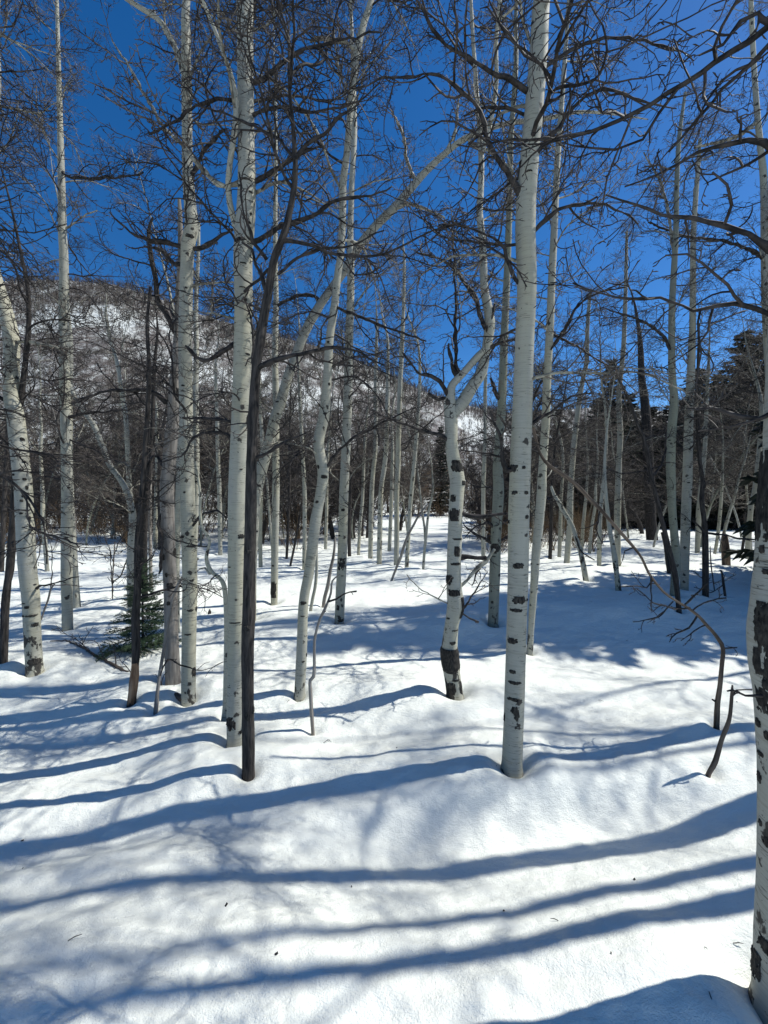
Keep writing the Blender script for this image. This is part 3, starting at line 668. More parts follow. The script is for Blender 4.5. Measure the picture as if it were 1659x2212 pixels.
t = Tree('aspen_tree', A, [(541, 1340, 24), (542, 1220, 25), (546, 1140, 26), (551, 1074, 25), (566, 1010, 24), (582, 955, 22), (594, 905, 22), (606, 870, 21), (620, 820, 20), (633, 785, 20), (650, 738, 19), (667, 700, 19), (682, 675, 19), (697, 650, 18), (740, 590, 17), (770, 540, 18), (810, 490, 17), (850, 450, 17), (885, 410, 16), (920, 370, 14), (960, 333, 12), (1000, 302, 11), (1050, 280, 10), (1110, 264, 8), (1180, 256, 8), (1250, 242, 6), (1330, 247, 4), (1400, 258, 2)],
         'long aspen stem leaning diagonally up to the right across the middle', group=G1, sides=18, seed=12, step=.05, rough=.04, lean=.03)
t.knots(7, .4, 3.5, .8)
t.branch([(694, 656, 9), (680, 640, 8), (640, 640, 7), (600, 660, 5)], depth=-.2); t.branch([(850, 455, 8), (880, 440, 7), (920, 452, 5), (960, 470, 3)], depth=-.3, mat='limb_pale')
t.branch([(1015, 297, 8), (1025, 315, 8), (1060, 330, 6), (1110, 370, 4)], depth=-.2, mat='limb_pale')
t.branch([(900, 395, 8), (880, 350, 7), (870, 290, 6), (845, 240, 3)], depth=.1, mat='limb_pale'); t.branch([(960, 335, 7), (985, 280, 6), (990, 220, 4), (1010, 160, 2)], depth=-.1, mat='limb_pale')
t.limbs(2.2, 4.6, 12, .7)

t = Tree('aspen_tree', 'aspen_old', [(982, 1497, 36), (978, 1470, 35), (973, 1430, 37), (971, 1400, 34), (976, 1350, 30), (984, 1310, 36), (981, 1270, 33), (980, 1232, 30), (982, 1180, 31), (984, 1120, 30), (987, 1062, 31), (988, 1036, 32), (983, 1008, 30), (976, 965, 27), (974, 904, 28), (972, 880, 26), (974, 850, 20), (977, 832, 17), (1004, 802, 15), (1034, 768, 15), (1050, 754, 13)],
         'knobbly aspen with a wide black bark band low down and a forked top', group=G1, sides=26, seed=13, step=.03, rough=.07)
H12 = t
t.knot(973, 1420, 400, 52, .3, thick=.007)
for k in [(988, 1012, 30, 26), (988, 1188, 14, 22), (968, 1252, 22, 22), (981, 1280, 27, 15), (1000, 1312, 12, 46), (978, 1383, 15, 8), (973, 1484, 24, 28), (998, 1478, 12, 30), (980, 1113, 26, 28), (978, 1080, 14, 16), (976, 1448, 26, 6), (985, 1464, 20, 5), (1002, 1040, 12, 10), (990, 1160, 26, 4), (986, 1216, 26, 6), (968, 1336, 10, 4), (984, 1362, 18, 3)]: t.knot(*k)
t.stem([(978, 895, 24), (1000, 868, 27), (1020, 836, 25), (1041, 802, 23), (1048, 768, 19), (1055, 730, 21), (1058, 700, 22), (1054, 664, 19), (1046, 620, 16), (1044, 564, 16), (1040, 500, 15), (1036, 460, 14), (1039, 400, 13), (1039, 325, 12), (1030, 200, 9), (1022, 90, 8), (1017, 0, 7)], A, depth=.05, top=7, limbs=12)
t.stem([(1041, 330, 11), (1052, 295, 10), (1062, 250, 10), (1072, 180, 9), (1072, 90, 8), (1080, 0, 7)], A, depth=-.05, top=7, limbs=5)
t.branch([(966, 860, 9), (958, 840, 9), (948, 822, 8), (932, 812, 8), (902, 805, 6), (880, 775, 5), (868, 760, 3)], depth=-.2)
t.branch([(983, 812, 8), (978, 790, 7), (972, 765, 6), (970, 740, 3)], depth=-.1, twigs=.6, dens=.5)
t.branch([(985, 812, 9), (985, 770, 8), (983, 734, 8), (984, 660, 6), (981, 564, 4), (975, 480, 3)], depth=.1)
t.branch([(968, 862, 7), (945, 860, 7), (925, 848, 4)], depth=-.2, twigs=.5)
t.branch([(985, 1100, 14), (1005, 1112, 12), (1030, 1116, 10), (1060, 1113, 9), (1095, 1108, 6), (1120, 1098, 3)], depth=-.2, twigs=.7)
t.branch([(990, 1205, 11), (1010, 1204, 11), (1030, 1205, 10), (1050, 1204, 8)], depth=-.1, twigs=.5, dens=.4)
t.branch([(975, 960, 9), (955, 945, 8), (910, 928, 7), (860, 912, 5), (800, 885, 3)], depth=-.3)
t.branch([(1005, 1270, 7), (1025, 1235, 9), (1055, 1205, 9), (1068, 1186, 6)], depth=.1, mat='limb_pale', twigs=0)
t.branch([(1001, 1320, 5), (1015, 1335, 4), (1034, 1344, 3)], depth=-.2, twigs=.3, dens=.4)
t.branch([(1005, 1325, 4), (1020, 1290, 4), (1035, 1260, 3), (1055, 1235, 2)], depth=-.1, twigs=.7)
t.branch([(975, 1310, 3), (940, 1290, 3), (905, 1270, 2), (880, 1240, 2)], depth=-.3, mat='limb_pale', twigs=.6, dens=.6)
t.branch([(1045, 650, 10), (1022, 632, 9), (1000, 610, 8), (970, 570, 6), (900, 545, 3)], depth=-.1)
t.branch([(1055, 690, 8), (1066, 668, 6), (1070, 655, 3)], depth=-.1, twigs=.5)
t.branch([(1050, 755, 8), (1080, 740, 8), (1110, 735, 6), (1130, 740, 4)], depth=-.2)
t.limbs(1.6, 2.8, 6, .6, styles=['dead', 'short'])

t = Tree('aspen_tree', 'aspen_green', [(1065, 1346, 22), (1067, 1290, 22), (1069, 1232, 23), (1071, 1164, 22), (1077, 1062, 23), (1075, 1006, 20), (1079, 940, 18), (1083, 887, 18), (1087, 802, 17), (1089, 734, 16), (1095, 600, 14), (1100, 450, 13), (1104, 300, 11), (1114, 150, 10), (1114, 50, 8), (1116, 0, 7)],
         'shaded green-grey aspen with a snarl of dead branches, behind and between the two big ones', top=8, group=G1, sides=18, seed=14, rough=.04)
for k in [(1070, 1180, 22, 22), (1063, 1300, 6, 6), (1078, 1243, 6, 6)]: t.knot(*k)
t.knots(4, .2, 3.4, .7)
for b_ in ([(1070, 1180, 7), (1050, 1165, 6), (1020, 1150, 4), (1000, 1130, 2)], [(1072, 1170, 7), (1100, 1160, 6), (1125, 1162, 4)], [(1066, 1195, 6), (1045, 1215, 5), (1030, 1240, 4), (1020, 1265, 2)], [(1074, 1150, 7), (1055, 1130, 6), (1030, 1136, 4), (1005, 1160, 2)], [(1074, 1140, 6), (1100, 1120, 5), (1130, 1115, 3)], [(1085, 870, 9), (1072, 850, 8), (1060, 815, 5)]): t.branch(b_, depth=-.15, twigs=.8)
t.limbs(1.7, 3.6, 8, .85, dead_until=.6); t.limbs(3.6, 7.7, 16, .95)

t = Tree('aspen_tree', A, [(1144, 1412, 14), (1147, 1360, 13), (1150, 1314, 15), (1154, 1260, 16), (1157, 1206, 18), (1164, 1134, 19), (1170, 1062, 20), (1171, 1030, 18), (1173, 996, 17), (1179, 906, 17), (1182, 816, 16), (1188, 708, 16), (1191, 625, 15), (1197, 500, 14), (1204, 350, 12), (1215, 200, 10), (1224, 75, 8), (1229, 0, 8)],
         'slim aspen rising directly behind the right edge of the thick eye-scarred aspen', top=8, group=G1, sides=18, seed=15, rough=.03)
t.knots(9, .1, 3.8, .8)
t.branch([(1184, 760, 8), (1215, 720, 8), (1250, 660, 6), (1300, 630, 4), (1350, 622, 3)], depth=-.2); t.branch([(1187, 720, 6), (1230, 740, 5), (1280, 770, 4), (1330, 800, 2)], depth=-.3)
t.limbs(1.6, 3.4, 8, .8, dead_until=.5); t.limbs(3.4, 7.8, 20, .95)

# ---- right side
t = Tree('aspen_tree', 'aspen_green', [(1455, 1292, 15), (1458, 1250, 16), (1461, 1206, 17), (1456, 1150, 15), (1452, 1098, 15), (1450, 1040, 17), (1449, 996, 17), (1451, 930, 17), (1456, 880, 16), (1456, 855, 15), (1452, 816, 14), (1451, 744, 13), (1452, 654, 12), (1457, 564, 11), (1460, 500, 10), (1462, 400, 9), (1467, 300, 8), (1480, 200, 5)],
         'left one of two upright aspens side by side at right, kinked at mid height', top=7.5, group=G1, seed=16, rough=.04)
t.knots(7, .1, 4, .8)
t.branch([(1451, 760, 7), (1435, 730, 6), (1400, 700, 5), (1350, 680, 4), (1300, 665, 2)], depth=-.2); t.branch([(1458, 560, 5), (1440, 440, 5), (1420, 380, 4), (1390, 330, 2)], depth=.1, mat='limb_pale')
t.limbs(1.6, 7.2, 26, .9, dead_until=.3)
t = Tree('aspen_tree', A, [(1478, 1279, 16), (1479, 1210, 17), (1481, 1134, 18), (1483, 1080, 18), (1485, 1032, 18), (1488, 906, 16), (1492, 816, 15), (1495, 740, 13), (1496, 708, 12), (1497, 600, 11), (1498, 500, 10), (1507, 375, 8), (1512, 300, 6)],
         'right one of two upright aspens side by side at right, lit along one edge', top=7.5, group=G1, seed=17, rough=.03)
t.knots(7, .1, 3.8, .8); t.limbs(1.5, 7.2, 24, .9, dead_until=.3)
t = Tree('dead_tree', 'dark', [(1467, 1322, 10), (1463, 1280, 10), (1458, 1242, 11), (1451, 1210, 10), (1443, 1177, 9), (1434, 1140, 9), (1425, 1105, 9), (1416, 1066, 8), (1407, 1032, 8), (1400, 990, 8), (1393, 960, 8), (1388, 940, 7), (1379, 924, 7), (1361, 870, 6), (1345, 835, 5), (1325, 800, 3)],
         'thin black trunk bending left in front of the paired aspens', cat='dead tree', seed=18, rough=.08)
t.limbs(.7, 2.8, 5, .6, styles=['dead', 'short'])
t.branch([(1406, 1030, 5), (1425, 1010, 4), (1436, 980, 4), (1438, 925, 3)], depth=.1, dens=.5)
t = Tree('dead_tree', 'dark', [(1524, 1293, 12), (1524, 1220, 12), (1523, 1152, 11), (1520, 1115, 9), (1516, 1080, 9), (1518, 1040, 8), (1512, 1000, 7), (1509, 960, 8), (1507, 900, 7), (1507, 840, 6), (1508, 780, 5), (1510, 700, 3)],
         'straight slim black trunk rising from the big shadow right of the paired aspens', cat='dead tree', seed=19, rough=.1)
t.branch([(1520, 1150, 5), (1508, 1135, 4), (1495, 1120, 3)], depth=-.2, dens=.5); t.branch([(1522, 1151, 5), (1560, 1156, 4), (1600, 1163, 4), (1640, 1167, 3)], depth=-.3, dens=.5)
t.limbs(1.0, 3.2, 9, .7, styles=['dead', 'short'])
t = Tree('aspen_tree', A, [(1224, 1219, 12), (1227, 1180, 12), (1231, 1134, 12), (1232, 1068, 12), (1236, 1010, 11), (1240, 960, 11), (1247, 900, 10), (1253, 852, 10), (1260, 815, 9), (1267, 780, 9), (1269, 708, 8), (1274, 636, 6)],
         'slender aspen before the dark woods, right of the slim aspen behind the thick trunk', top=6.5, group=G1, seed=20, rough=.03)
t.knots(6, .1, 4, 1); t.limbs(1.8, 6.3, 16, 1.0)
t = Tree('dead_tree', 'aspen_old', [(1266, 1255, 12), (1260, 1220, 11), (1253, 1188, 10), (1244, 1160, 9), (1235, 1134, 9), (1220, 1108, 9), (1206, 1083, 8), (1197, 1068, 7), (1190, 1050, 5)],
         'short broken pale stem leaning sharply to the left in the snow', cat='dead tree', seed=21, rough=.05)
t.knots(5, .05, .9, 1.2); t.branch([(1240, 1150, 4), (1255, 1190, 3), (1285, 1210, 2)], depth=-.2, dens=.6, twigs=.6)
t = Tree('aspen_tree', 'aspen_old', [(1336, 1277, 12), (1332, 1240, 10), (1328, 1206, 11), (1323, 1175, 9), (1317, 1145, 9), (1313, 1110, 8), (1309, 1070, 7), (1306, 1000, 5)],
         'thin knotty aspen leaning slightly left, in front of a taller straight one', top=4.5, group=G1, seed=22, rough=.04)
t.knots(6, .05, 1.6, 1.2); t.limbs(.9, 4.2, 10, .6)
t = Tree('aspen_tree', A, [(1335, 1226, 12), (1334, 1160, 12), (1334, 1104, 13), (1336, 1040, 12), (1337, 996, 11), (1340, 940, 11), (1338, 900, 11), (1337, 852, 10), (1343, 790, 9), (1347, 750, 9), (1350, 672, 8), (1352, 600, 7), (1354, 500, 5)],
         'tall slender aspen bending at mid height before the tallest dark conifer', top=7, group=G1, seed=23, rough=.03)
t.knots(6, .1, 4, 1); t.limbs(2.0, 6.8, 18, 1.0)
t = Tree('aspen_tree', A, [(1506, 1199, 9), (1508, 1150, 10), (1510, 1100, 10), (1516, 1040, 9), (1523, 960, 8), (1526, 880, 7), (1530, 800, 6)],
         'thin aspen behind the slim black trunk near the snow bank at right', top=7, group=G1, seed=24, rough=.03)
t.knots(4, .1, 3, 1); t.limbs(2, 6.8, 16, 1.0)
t = Tree('aspen_tree', A, [(1615, 1211, 10), (1617, 1160, 10), (1622, 1098, 9), (1628, 1070, 9), (1633, 1040, 9), (1641, 960, 8), (1645, 880, 7)],
         'slender aspen just left of the huge black-scarred trunk at the right edge', top=7, group=G1, seed=25, rough=.03)
t.knots(4, .1, 3, 1); t.limbs(1.8, 6.8, 16, 1.0)
t = Tree('aspen_tree', A, [(1680, 1290, 17), (1676, 1100, 16), (1668, 900, 15), (1656, 700, 14), (1652, 560, 13), (1650, 400, 12), (1644, 330, 11), (1637, 260, 10), (1629, 150, 9), (1622, 0, 8)],
         'tall aspen behind the right-edge trunk, only its upper stem in view', top=8, group=G1, seed=26, rough=.03)
t.branch([(1637, 262, 8), (1600, 290, 7), (1560, 305, 6), (1500, 318, 4)], depth=-.1, mat='limb_pale'); t.branch([(1652, 560, 8), (1620, 540, 7), (1560, 520, 6), (1480, 510, 5), (1400, 480, 3)], depth=-.2)
t.limbs(2.6, 7.8, 24, 1.0)
t = Tree('aspen_tree', 'aspen_old', [(1688, 2168, 102), (1696, 2034, 104), (1700, 1909, 102), (1704, 1709, 102), (1702, 1600, 104), (1694, 1500, 102), (1686, 1440, 106), (1682, 1368, 104), (1688, 1296, 100), (1696, 1200, 96), (1702, 1100, 96), (1712, 980, 94), (1714, 888, 92), (1720, 700, 86), (1726, 500, 78), (1734, 250, 70), (1742, 0, 64)],
         'huge black-scarred aspen trunk cut off by the right edge', top=9.5, group=G1, sides=36, seed=27, step=.02, rough=.045)
RE = t
for k in [(1668, 1370, 52, 120, .55), (1656, 1330, 26, 60, .6), (1674, 1455, 40, 60, .6), (1661, 1515, 30, 60, .6), (1650, 1420, 16, 60, .5), (1656, 1070, 50, 200, .6), (1648, 2100, 40, 70, .5), (1656, 1565, 18, 22), (1674, 1820, 26, 24), (1656, 1690, 18, 26), (1671, 1160, 20, 14), (1661, 1180, 14, 20), (1667, 1225, 18, 12), (1668, 2030, 40, 34, .8), (1660, 1640, 22, 12), (1672, 1580, 16, 22), (1661, 1785, 12, 16), (1668, 1310, 16, 12)]: t.knot(*k, thick=.0035)
t.branch([(1636, 1502, 8), (1610, 1496, 5), (1590, 1492, 4), (1575, 1494, 3)], depth=-.1, twigs=.3, dens=.4)
t.branch([(1700, 560, 26), (1640, 520, 16), (1580, 500, 12), (1500, 470, 9), (1400, 450, 6), (1310, 420, 3)], depth=.3)
t.branch([(1690, 700, 18), (1640, 668, 11), (1590, 655, 9), (1500, 668, 7), (1420, 642, 6), (1330, 640, 4), (1240, 612, 3)], depth=.35)
t.branch([(1700, 200, 20), (1659, 100, 12), (1630, 130, 9), (1560, 190, 8), (1500, 260, 6), (1450, 330, 3)], depth=.3)
t.branch([(1715, 380, 18), (1650, 310, 11), (1580, 308, 9), (1500, 330, 7), (1420, 380, 5), (1350, 400, 3)], depth=.3)
t.branch([(1710, 120, 16), (1640, 20, 11), (1600, 40, 9), (1560, 90, 7), (1510, 120, 4)], depth=.2)
t.branch([(1690, 880, 16), (1640, 905, 10), (1600, 900, 8), (1540, 880, 6), (1480, 880, 3)], depth=.3)
t.limbs(3.0, 9.2, 22, 1.0)

# ---- left side and middle distance
t = Tree('dead_tree', 'dark', [(282, 1535, 18), (287, 1490, 16), (291, 1453, 14), (294, 1402, 17), (293, 1340, 16), (297, 1266, 14), (298, 1210, 14), (299, 1164, 14), (303, 1120, 12), (307, 1074, 11), (312, 1000, 10), (318, 900, 9), (322, 800, 8), (318, 700, 6), (325, 620, 5)],
         'narrow dead trunk with bark peeled to orange-brown wood at its foot, before the fir', cat='dead tree', sides=16, seed=30, rough=.14, step=.035)
t.knot(288, 1482, 30, 105, .25, thick=.004, name='peeled_wood', mat='peeled')
t.limbs(.9, 3.6, 14, .75, styles=['dead', 'short', 'dead'])
t = Tree('dark_barked_tree', 'dark', [(7, 1441, 15), (9, 1380, 15), (12, 1300, 15), (17, 1255, 13), (21, 1232, 15), (29, 1130, 14), (32, 1062, 13), (36, 980, 12), (44, 880, 11), (55, 780, 10), (62, 700, 9), (60, 620, 8), (48, 560, 6)],
         'dark slanting trunk at the left edge, beside the leaning knotty aspen', sides=14, seed=31, rough=.1, top=5.5)
t.limbs(1.5, 5.2, 18, .85)
t = Tree('dark_barked_tree', 'dark', [(3, 1236, 9), (6, 1150, 9), (10, 1080, 8), (14, 980, 7), (18, 880, 6)], 'thin dark tree farther back at the left edge', seed=32, rough=.08, top=5)
t.limbs(1.5, 4.8, 10, .9)
t = Tree('aspen_tree', 'aspen_old', [(284, 1318, 15), (283, 1260, 16), (283, 1198, 16), (287, 1125, 15), (282, 1090, 13), (272, 1057, 12), (256, 1030, 11), (238, 1006, 11), (222, 965, 11), (204, 921, 10), (184, 892, 9), (163, 860, 8), (150, 830, 7), (139, 802, 6), (130, 760, 4)],
         'aspen behind the fir whose stem leans sharply up to the left', group=G1, seed=33, rough=.05)
t.knots(7, .1, 1.6, 1.0); t.branch([(245, 1012, 4), (262, 1000, 5), (280, 1010, 5), (296, 1020, 4)], depth=-.1, mat='limb_pale', twigs=.5); t.limbs(1.2, 2.9, 12, .75)
t = Tree('dark_barked_tree', 'dark', [(313, 1300, 12), (312, 1230, 12), (312, 1150, 12), (318, 1070, 10), (325, 1000, 9), (330, 900, 8), (333, 800, 7), (340, 720, 5)], 'dark trunk rising behind the young fir', seed=34, rough=.1, top=5)
t.limbs(1.2, 4.8, 16, .85)
t = Tree('aspen_tree', A, [(300, 1270, 10), (290, 1180, 11), (283, 1090, 11), (279, 1040, 10), (276, 980, 9), (272, 904, 9), (263, 850, 8), (256, 800, 7), (247, 760, 7), (238, 734, 7), (232, 700, 6), (228, 676, 5)],
         'thin white aspen leaning left in front of the snowy hill', group=G1, seed=35, rough=.03, top=5.5)
t.knots(3, .3, 3, 1); t.limbs(1.6, 5.2, 12, .8)
t = Tree('aspen_tree', A, [(382, 1368, 13), (381, 1280, 13), (382, 1164, 13), (386, 1060, 12), (388, 980, 11), (392, 880, 10)], 'slim aspen half hidden behind the barkless grey trunk', group=G1, seed=36, rough=.03, top=6)
t.limbs(1.8, 5.8, 10, .8)
t = Tree('aspen_tree', A, [(418, 1266, 11), (420, 1190, 11), (423, 1113, 11), (425, 1006, 11), (424, 920, 11), (423, 836, 11), (424, 750, 10), (423, 666, 9), (428, 560, 7), (430, 480, 5)], 'aspen showing along the right side of the smooth white trunk', group=G1, seed=37, rough=.03, top=7)
t.knots(3, .3, 3, 1); t.limbs(2, 6.7, 14, .9)
t = Tree('curved_sapling', 'aspen_old', [(484, 1562, 16), (486, 1530, 11), (488, 1450, 10), (489, 1350, 10), (487, 1290, 10), (483, 1262, 10), (474, 1248, 8), (460, 1238, 8), (451, 1225, 9), (446, 1208, 8), (448, 1190, 7), (453, 1170, 6), (447, 1155, 6), (439, 1145, 6), (434, 1125, 6), (432, 1100, 6), (433, 1070, 5), (428, 1030, 5), (422, 989, 4)],
         'twisting slim sapling winding up left of the thick white aspen', cat='sapling', sides=10, seed=38, rough=.08, step=.025)
t.branch([(460, 1238, 5), (452, 1238, 5), (440, 1225, 5), (430, 1228, 3)], depth=-.1, mat='limb_pale', twigs=.3); t.limbs(1.0, 2.0, 3, .5, styles=['short', 'dead'])

MID = [  # thin trunks of the middle distance: pts, label, material
 ([(592, 1304, 15), (593, 1240, 16), (594, 1164, 16), (596, 1062, 16), (596, 972, 15), (596, 853, 14), (594, 768, 13), (596, 666, 12), (595, 550, 10), (595, 450, 9), (596, 350, 8), (595, 200, 6)], 'straight slender aspen with a brown scuffed foot, right of the slim dark trunk', A, 9),
 ([(563, 1229, 9), (562, 1150, 9), (564, 1062, 9), (566, 950, 8)], 'thin aspen between the slim dark trunk and the brown-footed aspen', A, 6.5),
 ([(657, 1232, 9), (658, 1150, 9), (658, 1062, 9), (655, 1000, 8), (653, 960, 8), (648, 870, 7), (645, 780, 6)], 'thin aspen seen just left of the S-bent trunk', A, 7),
 ([(800, 1208, 10), (801, 1140, 10), (803, 1062, 10), (806, 1020, 9), (811, 972, 9), (812, 900, 8), (811, 836, 8), (813, 750, 7)], 'slender aspen, leftmost of the row in mid distance behind the grove centre', A, 7.5),
 ([(819, 1219, 11), (820, 1170, 11), (823, 1062, 10), (830, 1010, 10), (834, 972, 10), (836, 920, 9), (837, 870, 9), (838, 780, 7)], 'slender dark-footed aspen, second in the mid-distance row', 'aspen_old', 7.5),
 ([(856, 1225, 11), (857, 1150, 11), (857, 1062, 11), (860, 1000, 11), (861, 938, 11), (864, 836, 10), (867, 780, 10), (869, 734, 9), (872, 650, 7), (873, 560, 6)], 'tallest aspen of the mid-distance row, standing furthest forward', A, 8),
 ([(841, 1191, 8), (844, 1120, 8), (846, 1062, 8), (848, 980, 7)], 'thin aspen between two thicker ones of the mid-distance row', A, 7),
 ([(878, 1229, 9), (882, 1160, 9), (886, 1096, 9), (891, 1040, 9), (896, 985, 9), (900, 938, 9), (903, 900, 8), (905, 870, 8), (907, 800, 6)], 'brownish aspen leaning right at the end of the mid-distance row', 'aspen_old', 7),
 ([(774, 1201, 7), (778, 1130, 7), (783, 1079, 7), (787, 980, 6)], 'thin greyish aspen right of the upright white one', A, 6.5),
 ([(755, 1205, 8), (754, 1130, 8), (757, 1060, 7), (756, 960, 6)], 'thin dark trunk behind the upright white aspen', 'dark', 6),
 ([(703, 1188, 7), (705, 1120, 7), (706, 1050, 7), (709, 960, 6)], 'thin aspen behind the S-bent trunk on its right', A, 7),
 ([(619, 1208, 6), (623, 1130, 6), (625, 1040, 6), (626, 938, 5), (628, 850, 4)], 'thin straight black stem between two slender aspens', 'dark', 5.5),
 ([(626, 1227, 5), (636, 1180, 5), (647, 1120, 5), (655, 1070, 4)], 'slanting thin black stem leaning right by the straight one', 'dark', 4),
 ([(914, 1232, 6), (917, 1190, 6), (921, 1150, 6), (926, 1105, 5), (935, 1060, 4)], 'small crooked pale stem alone before the open meadow', A, 3.6),
 ([(1044, 1212, 9), (1044, 1150, 9), (1044, 1062, 9), (1046, 1000, 9), (1048, 938, 8), (1048, 860, 8), (1050, 760, 6)], 'slender aspen between the knobbly trunk and the shaded green-grey one', A, 7.5),
 ([(102, 1234, 8), (98, 1180, 8), (93, 1130, 8), (92, 1060, 7), (88, 980, 6)], 'slender aspen standing between the knotty leaning one and the straight slender one', A, 6),
 ([(476, 1201, 9), (475, 1130, 9), (474, 1062, 9), (473, 1040, 9), (470, 960, 8), (469, 904, 8), (466, 800, 6)], 'slender aspen left of the thick white trunk, in mid distance', A, 7),
 ([(335, 1188, 9), (337, 1120, 9), (338, 1060, 8), (340, 960, 7)], 'pale aspen far back left of the barkless grey trunk', A, 7.5),
 ([(346, 1190, 9), (346, 1120, 9), (344, 1060, 8), (346, 960, 7)], 'dark trunk far back left of the barkless grey trunk', 'dark', 6.5),
 ([(326, 1272, 7), (325, 1200, 7), (324, 1120, 7), (325, 1040, 6)], 'thin grey stem just right of the fir top', 'grey', 4.5),
 ([(845, 1256, 5), (854, 1232, 5), (864, 1208, 6), (872, 1182, 6), (881, 1157, 5), (893, 1135, 5), (905, 1113, 4), (925, 1088, 3)], 'thin grey pole leaning strongly right in the snow', 'grey', 0),
 ([(698, 1312, 8), (702, 1288, 8), (708, 1266, 8), (714, 1230, 7), (721, 1198, 6), (724, 1160, 4)], 'short grey broken pole leaning between the S-bent and upright aspens', 'grey', 0),
 ([(670, 1324, 7), (675, 1295, 7), (681, 1266, 7), (684, 1230, 7), (684, 1180, 6), (690, 1100, 5)], 'thin pale stem tight against the S-bent aspen', A, 4),
 ([(165, 1240, 6), (163, 1180, 6), (160, 1120, 6)], 'thin stem right of the straight slender aspen at left', 'grey', 4),
 ([(1188, 1210, 8), (1190, 1150, 8), (1192, 1080, 7), (1196, 1000, 6)], 'thin dark trunk just right of the slim aspen behind the thick trunk', 'dark', 6),
 ([(1208, 1206, 8), (1210, 1150, 8), (1212, 1080, 7), (1216, 1000, 6)], 'thin pale aspen, left neighbour of the slender one before the dark woods', A, 6.5),
 ([(1256, 1192, 7), (1260, 1130, 7), (1266, 1070, 6), (1270, 1010, 5)], 'thin crooked grey aspen behind the sharply leaning broken stem', A, 5.5),
 ([(1294, 1229, 9), (1295, 1170, 9), (1297, 1110, 8), (1304, 1040, 8), (1308, 980, 7)], 'dotted thin aspen behind the bowed sapling', 'aspen_old', 6),
 ([(1273, 1197, 7), (1278, 1140, 6), (1286, 1090, 6)], 'thin stem standing left of the dotted thin aspen', A, 5),
 ([(1409, 1168, 22), (1405, 1120, 21), (1404, 1060, 20), (1400, 980, 19), (1397, 920, 18), (1392, 860, 16), (1386, 816, 13), (1384, 760, 11), (1381, 720, 8)], 'massive dark cottonwood trunk far back before the conifers', 'dark', 11),
 ([(1446, 1240, 8), (1441, 1210, 7), (1437, 1180, 6), (1430, 1150, 5)], 'short dark dead stem behind the thin black bending trunk', 'dark', 0),
 ([(1556, 1196, 6), (1562, 1160, 6), (1572, 1120, 6), (1590, 1060, 5)], 'thin pale aspen leaning right behind the broken stump', A, 4.5),
 ([(1543, 1200, 6), (1550, 1160, 6), (1556, 1100, 6), (1560, 1040, 5)], 'thin pale aspen rising just left of the broken stump', A, 5),
 ([(1602, 1196, 5), (1606, 1170, 5), (1610, 1140, 5), (1608, 1110, 4)], 'thin black crooked stem left of the aspen by the right-edge trunk', 'dark', 0),
]
for i, (pts, lab, mt, top) in enumerate(MID):
    nm = 'aspen_tree' if mt.startswith('aspen') else ('dark_barked_tree' if mt == 'dark' and top else 'dead_tree')
    t = Tree(nm, mt, pts, lab, cat='dead tree' if nm == 'dead_tree' else 'tree', top=top or None, group=G1 if nm == 'aspen_tree' else None, sides=10, seed=50 + i, rough=.04)
    if mt.startswith('aspen'): t.knots(4, .1, 3, 1.1)
    if top: t.limbs(max(1.3, top * .22), top - .3, int(6 + top * 1.5), 1.0 if top > 5 else .6)
    else: t.limbs(.4, 1.0, 2, .35, styles=['short'])
    if i == 0: t.knot(590, 1270, 14, 36, .6)

# ---- bent saplings, sticks, stump
t = Tree('bowed_sapling', 'brown', [(1548, 1568, 11), (1550, 1520, 10), (1555, 1485, 9), (1559, 1440, 8), (1562, 1402, 8), (1553, 1382, 8), (1540, 1365, 7), (1526, 1350, 7), (1508, 1330, 6), (1487, 1314, 6), (1462, 1299, 5), (1436, 1281, 5), (1417, 1260, 5), (1400, 1235, 5), (1386, 1205, 5), (1368, 1181, 6), (1345, 1155, 7), (1314, 1120, 7), (1295, 1098, 8), (1278, 1082, 8), (1250, 1052, 8), (1220, 1028, 8), (1195, 1012, 8), (1177, 996, 7), (1163, 970, 6), (1152, 924, 5)],
         'bare dead sapling bowed over in a long arch to the left above the shadowed snow', cat='dead sapling', sides=9, seed=80, rough=.12, step=.03, lean=.0)
for b_ in ([(1410, 1255, 4), (1395, 1270, 3), (1373, 1266, 3), (1340, 1268, 2)], [(1400, 1240, 4), (1408, 1275, 3), (1407, 1320, 2)], [(1487, 1314, 4), (1450, 1312, 3), (1412, 1300, 3), (1375, 1272, 2)], [(1505, 1328, 4), (1485, 1355, 4), (1465, 1370, 3), (1445, 1385, 2)], [(1450, 1300, 3), (1430, 1325, 3), (1405, 1338, 3), (1368, 1341, 2)],
          [(1475, 1308, 4), (1500, 1290, 4), (1520, 1262, 3)], [(1495, 1322, 4), (1520, 1302, 3), (1568, 1293, 3)], [(1562, 1402, 4), (1575, 1400, 4), (1590, 1398, 3)], [(1548, 1518, 4), (1538, 1512, 3)], [(1525, 1348, 3), (1500, 1365, 3), (1470, 1385, 2)], [(1370, 1184, 4), (1350, 1190, 3), (1345, 1210, 2)], [(1300, 1100, 4), (1290, 1140, 3), (1300, 1175, 2)]):
    t.branch(b_, depth=-.1, twigs=.55, dens=.8, sides=4)
t = Tree('dead_sapling', 'brown', [(1532, 1669, 9), (1545, 1645, 10), (1558, 1600, 8), (1570, 1570, 8), (1577, 1545, 7), (1581, 1500, 6), (1582, 1480, 3)], 'short leaning dead stick in the snow beside the right-edge trunk', cat='dead sapling', sides=8, seed=81, rough=.15, step=.02)
t.branch([(1580, 1496, 4), (1592, 1488, 3), (1612, 1489, 3), (1628, 1492, 3)], depth=-.05, twigs=.2, dens=.5, sides=4)
